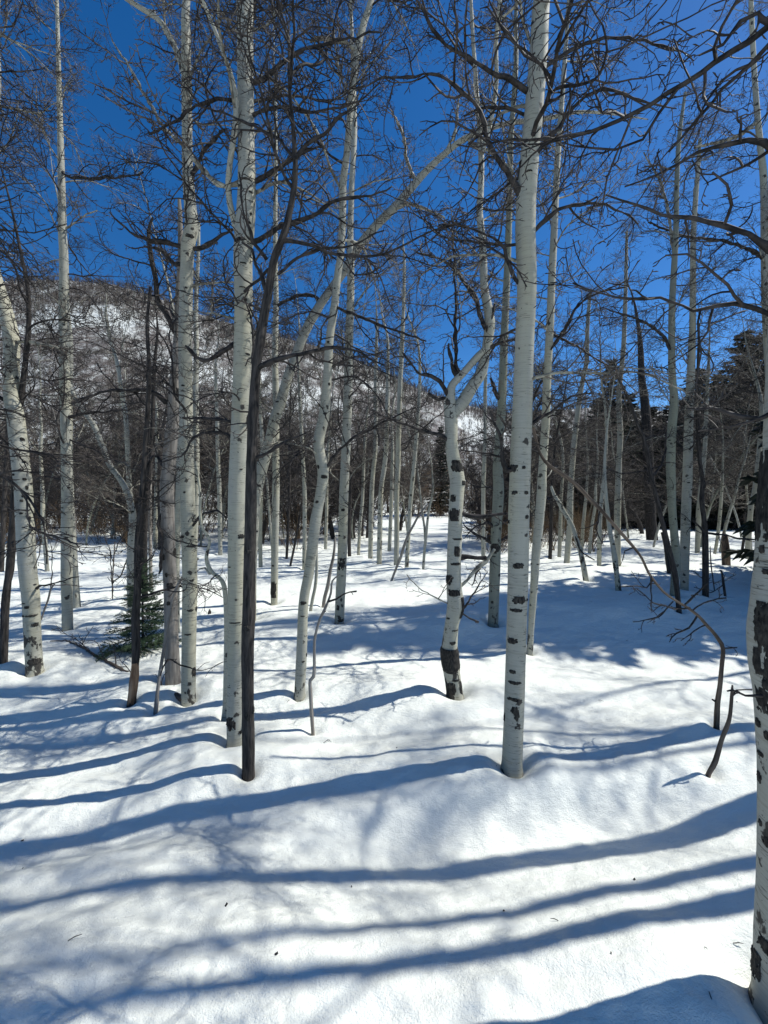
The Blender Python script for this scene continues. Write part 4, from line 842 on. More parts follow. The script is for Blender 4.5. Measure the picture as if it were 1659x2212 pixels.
t = Tree('dead_sapling', 'grey', [(676, 1584, 8), (673, 1540, 8), (671, 1500, 8), (670, 1470, 7), (677, 1462, 8), (679, 1440, 7), (679, 1402, 6), (680, 1380, 6), (684, 1361, 6), (691, 1338, 6), (701, 1317, 6), (709, 1298, 5), (715, 1280, 5), (718, 1255, 4), (735, 1240, 2)], 'curved dark grey sapling standing alone in front of the S-bent aspen', cat='dead sapling', sides=9, seed=82, rough=.1, step=.025)
t.branch([(708, 1300, 5), (728, 1292, 5), (745, 1283, 4), (769, 1278, 4)], depth=-.1, twigs=.2, dens=.4, sides=5); t.branch([(697, 1325, 3), (706, 1318, 3)], depth=-.1, twigs=0, sides=4)
t = Tree('dead_sapling', 'grey', [(335, 1550, 9), (338, 1520, 9), (341, 1487, 7), (347, 1445, 7), (354, 1402, 7), (362, 1350, 7), (371, 1307, 7), (380, 1275, 6), (391, 1252, 6), (408, 1228, 5), (428, 1206, 5)], 'grey leaning pole resting across the barkless grey trunk', cat='dead sapling', sides=9, seed=83, rough=.1, step=.025, lean=.15)
t.branch([(344, 1470, 3), (352, 1440, 3), (362, 1425, 3), (400, 1440, 3), (440, 1448, 2), (482, 1430, 2)], depth=-.1, twigs=.4, dens=.5, sides=4)
t = Tree('dead_sapling', 'grey', [(87, 1345, 4), (95, 1320, 4), (104, 1295, 4), (110, 1272, 4), (118, 1262, 3)], 'short slanting dead stick right of the knotty leaning aspen', cat='dead sapling', sides=6, seed=84, rough=.1, step=.03)
t.branch([(110, 1272, 3), (112, 1240, 2), (112, 1180, 2)], twigs=.4, dens=.5, sides=3)
t = Tree('dead_sapling', 'dark', [(1409, 1292, 5), (1404, 1262, 5), (1400, 1240, 4), (1396, 1231, 3)], 'short dark stick poking from the snow by the stump', cat='dead sapling', sides=6, seed=85, step=.03)
t.root.location.x += 0
# (its true place is right of the slim black trunk)
bpy.data.objects.remove(t.trunk); bpy.data.objects.remove(t.root); WELLS_ADD.pop()
t = Tree('dead_sapling', 'dark', [(1567, 1292, 5), (1563, 1262, 5), (1560, 1240, 4), (1557, 1231, 3)], 'short dark stick poking from the edge of the big shadow below the stump', cat='dead sapling', sides=6, seed=85, step=.03)
t.branch([(1563, 1262, 3), (1550, 1272, 2), (1535, 1280, 2), (1500, 1268, 2)], twigs=.5, dens=.8, sides=3)
t = Tree('dead_sapling', 'twig', [(1544, 1280, 3), (1540, 1250, 3), (1536, 1220, 3), (1534, 1180, 2)], 'wispy pale twig plant beside the slim black trunk', cat='sapling', sides=4, seed=86, step=.03)
t.branch([(1540, 1255, 2), (1520, 1250, 2), (1500, 1235, 2)], mat='limb_pale', twigs=.6, sides=3); t.branch([(1541, 1260, 2), (1565, 1255, 2), (1590, 1240, 2)], mat='limb_pale', twigs=.6, sides=3)
t = Tree('red_twig_shrub', 'twig', [(243, 1300, 3), (243, 1260, 3), (245, 1220, 3), (248, 1170, 2)], 'thin reddish shrub stems left of the fir', cat='shrub', sides=4, seed=87, step=.03)
for b_ in ([(243, 1280, 3), (240, 1230, 2), (238, 1190, 2)], [(243, 1262, 3), (262, 1240, 3), (272, 1215, 3), (285, 1180, 2)], [(245, 1215, 2), (230, 1170, 2), (215, 1140, 1)], [(246, 1200, 2), (262, 1160, 2)]): t.branch(b_, mat='limb_dark', twigs=.5, sides=3)
# stump
t = Tree('broken_stump', 'brown', [(1569, 1224, 15), (1568, 1200, 15), (1567, 1180, 14), (1566, 1165, 11)], 'broken brown stump with a splintered top on the open snow at right', cat='stump', sides=18, seed=88, rough=.14, step=.02, tip=.02)
mb = MB(); c = t.C[-1]
for k in range(9):
    a = k * .7; r = c[3] * .7; hgt = .05 + .10 * abs(math.sin(k * 2.3)) + (.09 if 2 < k < 6 else 0)
    p = c[:3] - t.base + np.array([math.cos(a) * r, math.sin(a) * r, -.05])
    mb.tube([p, p + [0, 0, hgt * .6 + .05], p + [.004, 0, hgt + .06]], [.022, .016, .002], 5)
link('splintered_top', mb.mesh('splintered_top', [M['brown']]), t.root)
t.knot(1570, 1186, 5, 6)
t = Tree('broken_stub', 'dark', [(451, 1333, 7), (452, 1327, 7), (453, 1321, 7)], 'tiny dark broken stub poking from the snow left of the thick white aspen', cat='stump', sides=10, seed=89, rough=.2, step=.02, tip=.015)
mb = MB(); c = t.C[-1]
for k in range(4):
    p = c[:3] - t.base + np.array([math.cos(k * 1.6) * c[3] * .5, math.sin(k * 1.6) * c[3] * .5, -.02]); mb.tube([p, p + [0, 0, .04 + .02 * (k % 2)]], [.011, .003], 4)
link('splintered_top', mb.mesh('splintered_top', [M['dark']]), t.root)

# fallen branch lying on the snow from the smooth aspen's foot to the left
def ground_branch(name, label, pts, mat, cat, subs, lift=.0, seed=1):
    rng = np.random.default_rng(seed)
    P = []
    for (u, v, w, h) in pts:
        Yg = ground_hit(u, v + h * .6); q = unproj(u, v, Yg); q[2] = max(q[2], float(terrain(q[0], q[1])) + .01); P.append([*q, w / 2 / F * Yg])
    base = np.array(P[0][:3]); root = thing(name, base, label, cat)
    C = catmull(P, .03); C[:, :3] += rng.normal(size=(len(C), 3)) * .003
    mb = MB(); mb.tube(C[:, :3] - base, C[:, 3], 8, 0, rough=.12); link('stem', mb.mesh('stem', [M[mat]]), root)
    cfg = dict(CFG_DEAD); cfg['up'] = .06
    for sgn, i0, ln in subs:
        i = int(i0 * (len(C) - 2)); T_ = nrm(C[i + 1, :3] - C[i, :3]); d = child_dir(rng, T_, sgn, .8); d[2] = abs(d[2]) + .3
        n = int(ln / .04) + 2; p = rwalk(rng, C[i, :3] - base, d, ln, n, .14, .02); R = np.linspace(.006, .0022, n + 1)
        m2 = MB(); m2.tube(p, R, 4, 0); sprout(m2, rng, p, R, 1, cfg, 0); link('side_branch', m2.mesh('side_branch', [M['limb_dark']]), root)
    return root
ground_branch('fallen_branch', 'crooked fallen branch on the snow reaching left from the smooth aspen foot', [(398, 1512, 14, 0), (380, 1503, 12, 6), (360, 1494, 11, 10), (343, 1484, 9, 12), (322, 1484, 9, 12), (306, 1477, 8, 12), (279, 1456, 8, 10), (238, 1433, 6, 10), (204, 1415, 5, 8), (184, 1402, 4, 6), (146, 1385, 3, 4), (109, 1387, 2, 0)], 'brown', 'fallen branch',
              [(1, .12, .2), (-1, .3, .35), (1, .45, .3), (1, .55, .4), (-1, .6, .35), (-1, .7, .45), (1, .8, .3)], seed=4)

# ---- trees outside the frame that throw the long foreground shadows
OFF = 'aspens standing just outside the picture'
def offtree(x, y, r, h, seed, n=26, mat=A, z0=3.0, lean=(0, 0), sc_=1.0, styles=None, wob=.04, label='aspen just outside the picture whose shadow crosses the snow'):
    z = float(terrain(x, y)); Yb = max(y, .5)
    rng = np.random.default_rng(seed)
    P = [[x, y, z - .3, r * 1.1], [x, y, z, r]]; p = np.array([x, y, z]); d = np.array([lean[0], lean[1], 1.0])
    for i in range(8):
        d = nrm(d + rng.normal(size=3) * np.array([.04, wob, 0]) + np.array([0, 0, .05])); p = p + d * h / 8; P.append([*p, max(.006, r * (1 - (i + 1) / 8.5))])
    t = Tree.__new__(Tree); t.rng = rng; t.mat = mat; t.sides = 14; t.rough = .04; t.Y = y; t.base = np.array([x, y, z]); t.C = catmull(P, .08); t.top = t.C[-1, 2]
    t.root = thing('aspen_tree', t.base, label, 'tree', OFF)
    mb = MB(); mb.tube(t.C[:, :3] - t.base, t.C[:, 3], 14, 0, s0=-.3, rough=.04, ref=np.array([0, 1.0, 0])); t.trunk = link('trunk', mb.mesh('trunk', [M[mat]]), t.root)
    t.limbs(z0, h - .3, n, sc_, styles=styles, dead_until=.3)
    return t
def on_line(k, t): return ANCH[k][0] + t * math.cos(SUN_PHI), ANCH[k][1] + t * math.sin(SUN_PHI)
for k_, t_, r_, sd_ in ((2, 1.3, .092, 201), (3, 2.2, .060, 202), (4, 1.9, .062, 203), (1, 2.6, .06, 209)):
    offtree(*on_line(k_, t_), r_, 9.5, sd_, n=12, z0=4.3, wob=.006)
offtree(7.0, 4.6, .06, 9, 206, n=12, z0=4); offtree(4.9, .9, .05, 8.5, 204, n=14, z0=3.0); offtree(5.6, 2.9, .05, 9, 205, n=13, z0=3.2); offtree(6.6, 3.7, .055, 9.5, 208, n=13, z0=3.0)
offtree(-3.3, 2.6, .06, 9, 210, n=30, z0=1.9, sc_=1.1); offtree(-2.6, 1.9, .05, 8, 211, n=24, z0=2.9, sc_=1.1, styles=['dead', 'up_dark', 'arch']); offtree(-4.8, 4.2, .055, 9, 212, n=30, z0=2.0)
offtree(-6.2, 5.2, .06, 9, 213, z0=2.0); offtree(6.9, 6.2, .06, 9, 214, z0=1.8); offtree(9.5, 8.6, .06, 9, 215, z0=1.8)
print('trees', round(time.time() - T0, 1))

# ------------------------------------------------------------------ young fir behind the narrow dead trunk
def fir_branch(rng, L, mt='needle'):
    mb = MB()
    def needled(P, r, nl, dens):
        mb.tube(P, np.linspace(r, r * .4, len(P)), 4, 0)
        Ls = np.concatenate([[0], np.cumsum(np.linalg.norm(np.diff(P, axis=0), axis=1))]); n = int(Ls[-1] * dens)
        for k in range(n):
            s = Ls[-1] * (k + .5) / n; i = max(1, min(len(P) - 1, int(np.searchsorted(Ls, s)))); f = (s - Ls[i - 1]) / (Ls[i] - Ls[i - 1])
            p = P[i - 1] * (1 - f) + P[i] * f; T_ = nrm(P[i] - P[i - 1]); w = nrm(rng.normal(size=3) * [1, 1, .6] + [0, 0, .25]); d = nrm(T_ * .55 + w)
            b = nrm(np.cross(d, rng.normal(size=3))) * .0021; q = p + d * nl * rng.uniform(.7, 1.1)
            V = np.array([p - b, p + b, q + b * .3, q - b * .3]); mb.add(V, np.array([[0, 1, 2, 3]]), mi=1)
    P = rwalk(rng, np.zeros(3), (1, 0, .12), L, 8, .05, -.01); needled(P, .0035, .019, 560)
    for k in range(int(L / .018)):
        i = 1 + k * 7 // max(1, int(L / .018)); T_ = nrm(P[i] - P[i - 1]); d = child_dir(rng, T_, 1 if k % 2 else -1, .8); d[2] *= .3
        ln = L * .5 * (1 - .75 * i / 8) * rng.uniform(.7, 1.2) + .02
        needled(rwalk(rng, P[i], d, ln, 4, .06, .0), .002, .018, 520)
    return mb
rng = np.random.default_rng(77)
FB = [fir_branch(rng, 1.0 * l).mesh('branch', [M['limb_dark'], M['needle']]) for l in (.16, .20, .24, .28)]
FBL = [.16, .20, .24, .28]
Yf = ground_hit(309, 1405); fb = unproj(309, 1405, Yf); fh = 1.02
fir = thing('young_fir', fb, 'small green young fir half hidden behind the narrow peeled trunk', 'fir tree')
mb = MB(); zz = np.linspace(-.2, fh, 14); mb.tube(np.stack([zz * .01, zz * 0, zz], -1), np.interp(zz, [-.2, 0, fh], [.018, .016, .002]), 8, 0)
link('trunk', mb.mesh('trunk', [M['dark']]), fir)
z = .04; k = 0
while z < fh - .02:
    nb = 6 if z < .8 else 5; a0 = rng.uniform(0, 6)
    Lw = .36 * (1 - (z / fh)) ** .75 + .05
    for j in range(nb):
        L = Lw * rng.uniform(.55, 1.2); m_i = int(np.argmin([abs(l - min(L, .28)) for l in FBL])); q = L / FBL[m_i]
        link('branch', FB[m_i], fir, loc=(z * .01, 0, z + rng.normal() * .012), rot=(rng.normal() * .2, rng.uniform(-.02, .16) - .35 * (z / fh), a0 + j * 6.283 / nb + rng.normal() * .15), scale=(q, q, q))
    z += rng.uniform(.075, .115) * (1 - .3 * z / fh)

# ------------------------------------------------------------------ background trees
def bare_tree(rng, h, r, lean=.0, brown=False, n=32, lo=.2):
    tr, cr = MB(), MB()
    P = rwalk(rng, np.array([0, 0, -.3]), (rng.normal() * .12, rng.normal() * .12, 1), h + .3, 22, .06, .03)
    R = np.maximum(r * (1 - np.linspace(0, 1, 23)) ** .8, .008); tr.tube(P, R, 7, 0, ref=np.array([0, 1.0, 0]), s0=-.3)
    for k in range(n):
        t = lo + (.98 - lo) * (k + rng.random()) / n; i = int(t * 22); az = rng.uniform(0, 6.28)
        L = h * .19 * (1.15 - t) * rng.uniform(.6, 1.3) + .25; d = (math.cos(az), math.sin(az), rng.uniform(.2, 1.3))
        q = rwalk(rng, P[i], d, L, 7, .12, .02); rr = np.linspace(min(R[i] * .5, .022), .007, 8); cr.tube(q, rr, 3, 0)
        for m in range(int(5 + L * 5)):
            j = 1 + rng.integers(7); T_ = nrm(q[j] - q[j - 1]); d2 = child_dir(rng, T_, rng.choice([-1, 1]), .8); L2 = L * rng.uniform(.25, .55)
            q2 = rwalk(rng, q[j], d2, L2, 4, .16, .05); cr.tube(q2, np.linspace(.009, .0045, 5), 3, 1)
            for _ in range(5):
                jj = 1 + rng.integers(4); d3 = child_dir(rng, nrm(q2[jj] - q2[jj - 1]), rng.choice([-1, 1]), .8)
                q3 = rwalk(rng, q2[jj], d3, L2 * rng.uniform(.3, .7), 2, .2, .05); cr.tube(q3, [.006, .005, .003], 3, 1)
    return tr, cr
rng = np.random.default_rng(300)
BT = []
for i in range(6):
    tr, cr = bare_tree(rng, rng.uniform(7, 9.5), rng.uniform(.035, .062))
    BT.append((tr.mesh('trunk', [M[('aspen_old', 'aspen_green', 'aspen')[i % 3]]]), cr.mesh('crown', [M['limb_pale'], M['twig']])))
BD = []
for i in range(4):
    tr, cr = bare_tree(rng, rng.uniform(6, 9), rng.uniform(.06, .11), n=42, lo=.08)
    BD.append((tr.mesh('trunk', [M['dark']]), cr.mesh('crown', [M['limb_dark'], M['twig_dark']])))
BB = []
for i in range(4):
    tr, cr = bare_tree(rng, rng.uniform(7, 10), rng.uniform(.08, .12), n=50)
    BB.append((tr.mesh('trunk', [M['dark']]), cr.mesh('crown', [M['twig_grey'], M['twig_brown']])))
def plant(protos, x, y, s, label, group, name, cat='tree'):
    tr, cr = protos[rng.integers(len(protos))]
    o = thing(name, (x, y, float(terrain(x, y))), label, cat, group)
    o.scale = (s, s, s * rng.uniform(.9, 1.15)); o.rotation_euler = (0, 0, rng.uniform(0, 6.28))
    link('trunk', tr, o); link('crown', cr, o)
def xy_at(u, Y): return (u - W / 2) / F * Y
cnt = 0
tries = 0
while cnt < 60:                                   # thin aspens of the farther grove
    u = rng.uniform(-120, 1780); Y = rng.uniform(12.5, 24)
    if 900 < u < 1040 and rng.random() < .8: continue
    if u > 1080 and Y > 17 and rng.random() < .85: continue
    plant(BT, xy_at(u, Y), Y, rng.uniform(.75, 1.05), 'thin pale aspen in the distant grove, bare-crowned', 'thin aspens in the distant grove', 'aspen_tree'); cnt += 1
for k in range(64):
    u = rng.uniform(-60, 1250); Y = rng.uniform(13, 26)
    if 900 < u < 1040: continue
    plant(BD, xy_at(u, Y), Y, rng.uniform(.7, 1.0), 'dark bare tree standing in the distant grove', 'dark bare trees in the distant grove', 'dark_barked_tree')
for k in range(58):
    u = rng.uniform(-120, 1150); Y = rng.uniform(27, 52)
    plant(BB, xy_at(u, Y), Y, rng.uniform(.75, 1.15), 'bare brown tree in the wooded band below the snowy hill', 'bare brown trees below the hill', 'brown_bare_tree')
for k in range(17):
    u = rng.uniform(1080, 1900); Y = rng.uniform(18.5, 26)
    plant(BD, xy_at(u, Y), Y, rng.uniform(.65, .95), 'dark bare tree in front of the conifers at right', 'dark bare trees before the conifers', 'dark_barked_tree')
print('bg trees', round(time.time() - T0, 1))

# ---- conifers
def spruce(rng, h, w):
    tr, cr = MB(), MB()
    tr.tube([[0, 0, -.3], [0, 0, h * .5], [0, 0, h]], [.14, .08, .01], 8, 0)
    z = h * .06
    while z < h * .985:
        t = z / h; Lw = w * (1 - t) ** .8 * (.85 + .3 * rng.random()) + .12; nb = int(5 + 4 * (1 - t)); a0 = rng.uniform(0, 6)
        for j in range(nb):
            a = a0 + j * 6.283 / nb + rng.normal() * .2; L = Lw * rng.uniform(.6, 1.2)
            P = rwalk(rng, np.array([0, 0, z]), (math.cos(a), math.sin(a), .25 - .5 * (1 - t)), L, 5, .05, .03)
            cr.tube(P, np.linspace(.035, .012, 6), 3, 1)
            for m in range(int(10 + L * 16)):
                i = 1 + rng.integers(5); f = rng.random(); p = P[i - 1] * (1 - f) + P[i] * f
                d = child_dir(rng, nrm(P[i] - P[i - 1]), rng.choice([-1, 1]), rng.uniform(.5, 1.0)); d[2] -= .35
                l2 = rng.uniform(.14, .34) * (.6 + .5 * L / w); e = nrm(np.cross(d, rng.normal(size=3))) * .035
                q = p + nrm(d) * l2
                cr.tube([p, (p + q) / 2 + e * .5, q], [.028, .05, .006], 3, 0)
        z += rng.uniform(.16, .26)
    return tr.mesh('trunk', [M['dark']]), cr.mesh('crown', [M['needle_far'], M['limb_dark']])
SP = [spruce(rng, 10, 2.0), spruce(rng, 9, 1.9), spruce(rng, 8, 1.5)]
def conifer(u, Y, s, label, wide=1.0, pk=None):
    tr, cr = SP[rng.integers(3) if pk is None else pk]; x = xy_at(u, Y)
    o = thing('spruce_tree', (x, Y, float(terrain(x, Y))), label, 'conifer', 'dark conifers behind the grove')
    s *= 1.12; o.scale = (s * wide, s * wide, s); o.rotation_euler = (0, 0, rng.uniform(0, 6)); link('trunk', tr, o); link('crown', cr, o)
conifer(1314, 27, 1.0, 'pointed dark conifer behind the tall slender aspen, left of the cottonwood trunk', 1.0, 0)
conifer(1594, 28, 1.2, 'tallest dark conifer at right, its top against the sky', 1.2, 0)
conifer(1202, 30, .95, 'small pointed conifer seen right of the thick eye-scarred aspen', .7, 2)
conifer(951, 34, .85, 'lone dark conifer beside the knobbly forked aspen', .9, 2)
conifer(1655, 25, 1.15, 'broad dark conifer partly hidden by the right-edge trunk', 1.2, 1)
conifer(1500, 27, 1.05, 'broad dark conifer behind the paired aspens', 1.3, 1)
conifer(1440, 29, .95, 'dark conifer just right of the cottonwood trunk', 1.2, 2)
conifer(1545, 25, .95, 'dark conifer behind the broken stump', 1.3, 1)
for u, Y, s in ((1260, 25, .72), (1355, 25, .74), (1180, 26, .62), (1225, 24, .55), (1130, 28, .66), (1290, 27, .85), (1330, 28, .8), (1140, 23.5, .5), (1180, 22.5, .56), (1215, 23, .6), (1250, 22, .5), (1290, 23, .64), (1345, 22.5, .56), (1380, 23, .62), (1430, 22.3, .6), (1480, 22.5, .66), (1535, 22, .66), (1580, 22.5, .7), (1625, 22, .66), (1400, 27, .8), (1470, 24.5, .78), (1590, 24, .95), (1700, 27, 1.1), (1770, 25, 1.1), (1150, 31, .62), (1230, 27, .6), (1640, 23.5, .8), (1100, 33, .6), (1510, 23.5, .66), (1850, 26, 1.2), (1310, 24.5, .52), (1425, 24, .6), (1560, 28, 1.1), (1630, 27, 1.15), (1190, 26, .5)):
    conifer(u, Y, s, 'dark conifer filling the wood edge at right', 1.35)
# the conifer just outside the frame at right whose shadow lies across the snow
x, y = 9.6, 7.3
for i, (x, y, s, wd) in enumerate(((8.5, 6.25, 1.14, .82), (10.6, 6.35, 1.05, 1.1), (9.3, 7.3, 1.12, .8))):
    tr, cr = SP[0]; o = thing('spruce_tree', (x, y, float(terrain(x, y))), 'conifer just outside the picture whose shadow darkens the snow', 'conifer', 'conifers outside the right edge')
    o.scale = (s * wd, s * wd, s); o.rotation_euler = (0, 0, i * 2.0); link('trunk', tr, o); link('crown', cr, o)

# ---- labels that say which of the far trees is meant: counted between landmark trunks of the near grove
LM = [(-1e9, 'left edge'), (52, 'knotty leaning aspen'), (145, 'straight slender aspen'), (300, 'peeled narrow trunk'), (362, 'barkless grey trunk'), (405, 'smooth white aspen'), (512, 'thick white aspen'),
      (596, 'brown-footed aspen'), (690, 'S-bent aspen'), (743, 'upright aspen'), (857, 'tallest mid-row aspen'), (985, 'knobbly aspen'), (1073, 'shaded green aspen'), (1122, 'eye-scarred aspen'), (1232, 'slender aspen'),
      (1334, 'tall bending aspen'), (1403, 'cottonwood trunk'), (1453, 'kinked right aspen'), (1520, 'slim black trunk'), (1617, 'aspen by the edge trunk'), (1e9, 'right edge')]
ORD = ['first', 'second', 'third', 'fourth', 'fifth', 'sixth', 'seventh', 'eighth', 'ninth', 'tenth', 'eleventh', 'twelfth', 'thirteenth', 'fourteenth', 'fifteenth']
bpy.context.view_layer.update()
for grp, word, place in (('thin aspens in the distant grove', 'thin far aspen', ''), ('dark bare trees in the distant grove', 'dark bare tree', ''), ('bare brown trees below the hill', 'brown bare tree', ''),
                  ('dark bare trees before the conifers', 'dark wood-edge tree', ''), ('dark conifers behind the grove', 'dark conifer', '')):
    cells = {}
    for o in bpy.data.objects:
        if o.parent is None and o.get('group') == grp and (grp[:12] != 'dark conifer' or 'filling' in o['label']):
            u = W / 2 + F * o.location.x / o.location.y
            if u < -40 or u > 1700: o['label'] = word + ' beyond the ' + ('left' if u < 0 else 'right') + ' edge of the picture'; continue
            k = max(i for i in range(len(LM)) if LM[i][0] <= u); cells.setdefault(k, []).append((u, o))
    for k, v in cells.items():
        v.sort(key=lambda q: q[0])
        for n_, (u, o) in enumerate(v):
            o['label'] = f"{ORD[min(n_, 14)]} {word} from left between {LM[k][1]} and {LM[min(k + 1, len(LM) - 1)][1]}"

# ---- thicket of brush under the wood (uncountable)
def instance_mass(protos, places, name, mats, label, cat):
    mb = MB()
    for (pi, x, y, z, s, a) in places:
        V, Q, B, Mi = protos[pi]; c, sn = math.cos(a) * s, math.sin(a) * s
        V2 = np.stack([V[:, 0] * c - V[:, 1] * sn + x, V[:, 0] * sn + V[:, 1] * c + y, V[:, 2] * s + z], -1)
        mb.v.append(V2); mb.q.append(Q + mb.n); mb.b.append(B); mb.m.append(Mi); mb.n += len(V)
    return link(name, mb.mesh(name, mats), kind='stuff', label=label, category=cat)
def bush(rng, h, n=9, side=2):
    mb = MB()
    for k in range(n):
        a = rng.uniform(0, 6.28); d = (math.cos(a) * .5, math.sin(a) * .5, 1)
        P = rwalk(rng, np.array([rng.normal() * .15, rng.normal() * .15, -.1]), d, h * rng.uniform(.6, 1.1), 5, .12, .0); mb.tube(P, np.linspace(.014, .004, 6), 3, 0)
        for m in range(side):
            i = 1 + rng.integers(5); q = rwalk(rng, P[i], child_dir(rng, nrm(P[i] - P[i - 1]), rng.choice([-1, 1]), .7), h * rng.uniform(.15, .4), 3, .2, .03); mb.tube(q, [.007, .006, .005, .003], 3, 0)
            q2 = rwalk(rng, q[1], child_dir(rng, nrm(q[1] - q[0]), rng.choice([-1, 1]), .7), h * rng.uniform(.08, .2), 2, .2, .03); mb.tube(q2, [.006, .005, .003], 3, 0)
    return mb.merged()
bp = [bush(rng, 2.4) for _ in range(6)]
pl = []
for k in range(440):
    u = rng.uniform(-200, 1120); Y = rng.uniform(21, 46) if k % 3 else rng.uniform(17, 27)
    if 700 < u < 1030 and Y < 30: continue
    x = xy_at(u, Y); pl.append((rng.integers(6), x, Y, float(terrain(x, Y)), rng.uniform(.7, 1.4), rng.uniform(0, 6.28)))
for k in range(170):
    u = rng.choice([rng.uniform(-60, 700), rng.uniform(1030, 1300)]); Y = rng.uniform(12, 20); x = xy_at(u, Y); pl.append((rng.integers(6), x, Y, float(terrain(x, Y)), rng.uniform(.35, .75), rng.uniform(0, 6.28)))
instance_mass(bp, pl, 'willow_thicket', [M['twig_brown']], 'brown leafless willow brush below the snowy hill', 'brush')
pl = []
for k in range(100):
    u = rng.uniform(1040, 1900); Y = rng.uniform(20.5, 27)
    x = xy_at(u, Y); pl.append((rng.integers(6), x, Y, float(terrain(x, Y)), rng.uniform(.6, 1.35), rng.uniform(0, 6.28)))
instance_mass(bp, pl, 'grey_thicket', [M['twig_dark']], 'grey leafless brush tangled in front of the conifers', 'brush')
# ---- scrub woods on the hill
def scrub(rng):
    mb = MB(); mb.tube([[0, 0, -.3], [rng.normal() * .1, 0, 1.8], [rng.normal() * .2, rng.normal() * .2, 3.6]], [.09, .06, .02], 3, 0)
    for k in range(9):
        a = rng.uniform(0, 6.28); z = rng.uniform(.3, 2.6); L = rng.uniform(.7, 1.6)
        mb.tube([[0, 0, z], [math.cos(a) * L * .8, math.sin(a) * L * .8, z + L * 1.0]], [.055, .02], 3, 0)
    return mb.merged()
spq = [scrub(rng) for _ in range(6)]
pl = []
n = 0
while n < 8000:
    u = rng.uniform(-220, 1880); Y = 58 + 350 * rng.random() ** .9
    x = xy_at(u, Y); s_ = Y / 400
    dens = .3 + .6 * (perlin(np.array(x / 26.), np.array(Y / 34.)) > .02) + (3 if s_ > .78 + .10 * float(perlin(np.array(x / 30.), np.array(3.))) else 0) - (.12 if u > 1100 else 0)
    if rng.random() > dens: continue
    pl.append((rng.integers(6), x, Y, 0, rng.uniform(.7, 1.4) * (1.45 if s_ > .8 else 1), rng.uniform(0, 6.28))); n += 1
for k in range(2600):                             # the close wood along the ridge
    u = rng.uniform(-200, 1080); Y = rng.uniform(330, 412) if rng.random() < .75 else rng.uniform(285, 340)
    pl.append((rng.integers(6), xy_at(u, Y), Y, 0, rng.uniform(1.1, 1.9), rng.uniform(0, 6.28)))
zs = terrain(np.array([p[1] for p in pl]), np.array([p[2] for p in pl])); pl = [(a, b, c, float(z), e, f) for (a, b, c, _, e, f), z in zip(pl, zs)]
instance_mass(spq, pl, 'hill_scrub', [M['twig_grey']], 'leafless scrub wood dotting the snowy hillside', 'brush')
print('scrub', round(time.time() - T0, 1))

# ---- bark flakes and bits of twig lying on the snow (uncountable)
WELLS += WELLS_ADD
mb = MB(); n_l = 110
lx = rng.uniform(-1, 1, n_l); ly = 1.2 + 7.5 * rng.random(n_l) ** 1.3; lx = lx * ly * 1.0
near_t = rng.random(n_l) < .45
for k in np.nonzero(near_t)[0]:
    w = WELLS[rng.integers(len(WELLS))]; lx[k], ly[k] = w[0] + rng.normal() * .22, w[1] + rng.normal() * .18
lz = terrain(lx, ly)
for k in range(n_l):
    a = rng.uniform(0, 6.28); p = np.array([lx[k], ly[k], lz[k] + .002]); d = np.array([math.cos(a), math.sin(a), rng.normal() * .1])
    if rng.random() < .45:
        L = rng.uniform(.01, .055); mb.tube([p, p + d * L * .5 + [0, 0, .003], p + d * L], [.0014, .0018, .0008], 3, 0)
    else:
        L = rng.uniform(.0025, .0065); e = np.array([-d[1], d[0], 0]) * L * .6
        V = np.array([p - d * L - e, p + d * L - e, p + d * L + e, p - d * L + e]) + np.array([[0, 0, 0], [0, 0, .001], [0, 0, .004], [0, 0, .001]]); mb.add(V, np.array([[0, 1, 2, 3]]))
link('bark_litter', mb.mesh('bark_litter', [M['limb_dark']]), kind='stuff', label='scattered bark flakes and twig bits on the snow', category='litter')

# ------------------------------------------------------------------ cabin behind the grove
mw, n_, b_ = new_mat('cabin_wood'); b_.inputs['Base Color'].default_value = (.16, .075, .045, 1); b_.inputs['Roughness'].default_value = .8
gt = n_.nodes.new('ShaderNodeTexCoord'); n_.links.new(mix(n_, noise(n_, mapping(n_, gt.outputs['Object'], (1, 1, 9)), 1, 3), (.11, .05, .03), (.22, .11, .065)), b_.inputs['Base Color'])
mg, n_, b_ = new_mat('window_glass'); b_.inputs['Base Color'].default_value = (.02, .025, .03, 1); b_.inputs['Roughness'].default_value = .1
def box(mb, x0, y0, z0, x1, y1, z1, mi=0):
    V = np.array([[x, y, z] for z in (z0, z1) for y in (y0, y1) for x in (x0, x1)], float)
    mb.add(V, np.array([[0, 2, 3, 1], [4, 5, 7, 6], [0, 1, 5, 4], [2, 6, 7, 3], [0, 4, 6, 2], [1, 3, 7, 5]]), mi=mi)
Yc = 62; xc = xy_at(882, Yc); zc = float(terrain(xc, Yc))
cab = thing('cabin', (xc, Yc, zc), 'small reddish cabin with snow-covered roof glimpsed far behind the grove', 'cabin')
mb = MB(); box(mb, -3.2, 0, -1.5, 3.2, 5, 2.6)
V = np.array([[-3.2, 0, 2.6], [3.2, 0, 2.6], [0, 0, 4.4], [0, .02, 4.4], [-3.2, 5, 2.6], [3.2, 5, 2.6], [0, 5, 4.4], [0, 4.98, 4.4]], float); mb.add(V, np.array([[0, 1, 2, 3], [4, 7, 6, 5]]))
link('wall', mb.mesh('wall', [mw], False), cab)
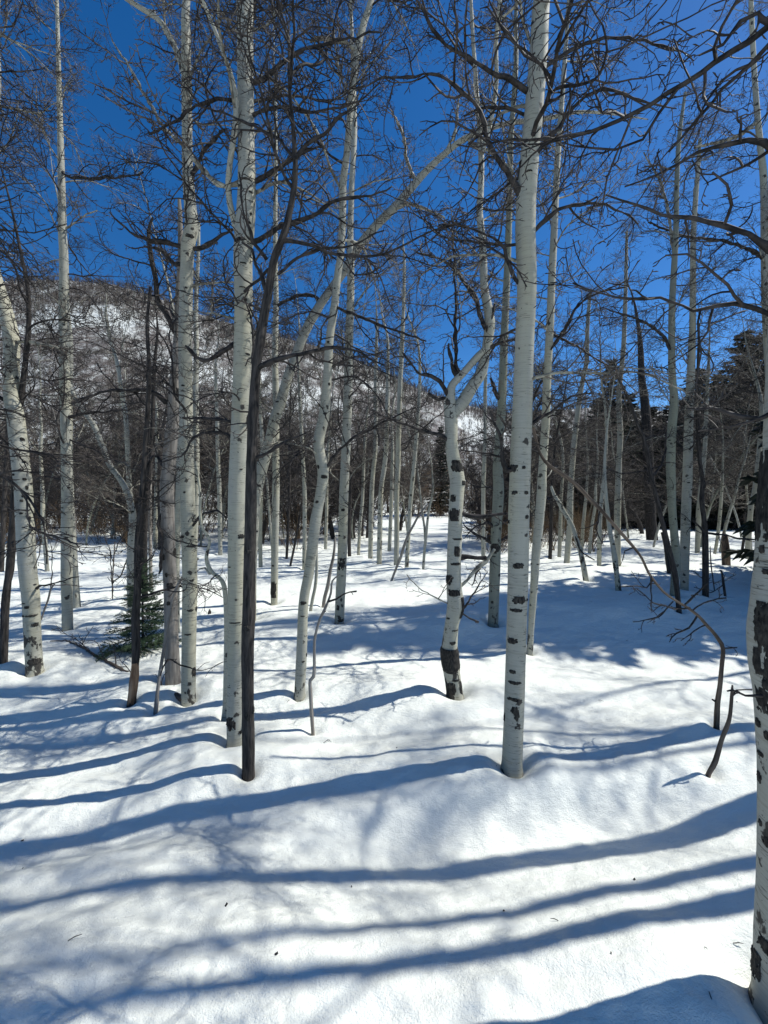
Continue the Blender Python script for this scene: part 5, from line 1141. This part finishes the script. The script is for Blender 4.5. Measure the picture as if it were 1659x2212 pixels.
for sx in (-1, 1):
    mb = MB(); V = []
    for y in (-.6, 5.6):
        V += [[0, y, 4.45], [sx * 3.9, y, 2.25], [sx * 3.9, y, 2.65], [0, y, 4.85]]
    mb.add(np.array(V, float), np.array([[0, 1, 2, 3], [4, 7, 6, 5], [0, 4, 5, 1], [1, 5, 6, 2], [2, 6, 7, 3], [3, 7, 4, 0]])); link('snowy_roof', mb.mesh('snowy_roof', [M['hillsnow']], False), cab)
for wx in (-1.5, 1.5):
    mb = MB(); box(mb, wx - .5, -.06, .8, wx + .5, -.003, 1.9); wf = link('window', mb.mesh('window', [mw], False), cab)
    mb = MB(); box(mb, wx - .4, -.09, .9, wx + .4, -.063, 1.8); link('pane', mb.mesh('pane', [mg], False), wf)
mb = MB(); box(mb, -2.4, 2, 3.0, -1.6, 2.8, 5.6); link('chimney', mb.mesh('chimney', [mw], False), cab)

# ------------------------------------------------------------------ snow ground and hill (one sheet, split by distance)
def polar(angs, rad, name, mat, kind='structure'):
    AA, RR = np.meshgrid(angs, rad); X = np.sin(AA) * RR; Y = np.cos(AA) * RR
    Z = terrain(X, Y); na = len(angs); nr = len(rad)
    i = np.arange(nr - 1)[:, None] * na; j = np.arange(na - 1)[None]; k = (i + j).ravel()
    mb = MB(); V = np.stack([X, Y, Z], -1).reshape(-1, 3); mb.add(V, np.stack([k, k + 1, k + na + 1, k + na], -1))
    return mb, V
front = np.radians(np.linspace(-53, 53, 410)); back = np.radians(np.linspace(54, 306, 90))
angs = np.concatenate([front, back[1:]])
rad1 = np.concatenate([np.linspace(.05, .8, 12)[:-1], np.geomspace(.8, 60, 510)])
mb, V = polar(angs, rad1, 'snow_ground', M['snow'])
g = link('snow_ground', mb.mesh('snow_ground', [M['snow']]), kind='structure', label='sunlit old snow cover with long tree shadows and soft mounds')
rad2 = np.geomspace(60, 1400, 190)
angs2 = np.concatenate([front[::2], [front[-1]], back[1:]])
mb, V = polar(angs2, rad2, 'snowy_hill', M['hillsnow'])
g2 = link('snowy_hill', mb.mesh('snowy_hill', [M['hillsnow']]), kind='structure', label='snowy hillside and distant slopes beyond the grove')
open('/tmp/stats.txt','w').write(str([(m.name,len(m.polygons)*2) for m in sorted(bpy.data.meshes,key=lambda m:-len(m.polygons))[:12]])+str(sum(len(m.polygons) * 2 for m in bpy.data.meshes)))
print('done', round(time.time() - T0, 1), 'objects', len(bpy.data.objects), 'tris', sum(len(m.polygons) * 2 for m in bpy.data.meshes))
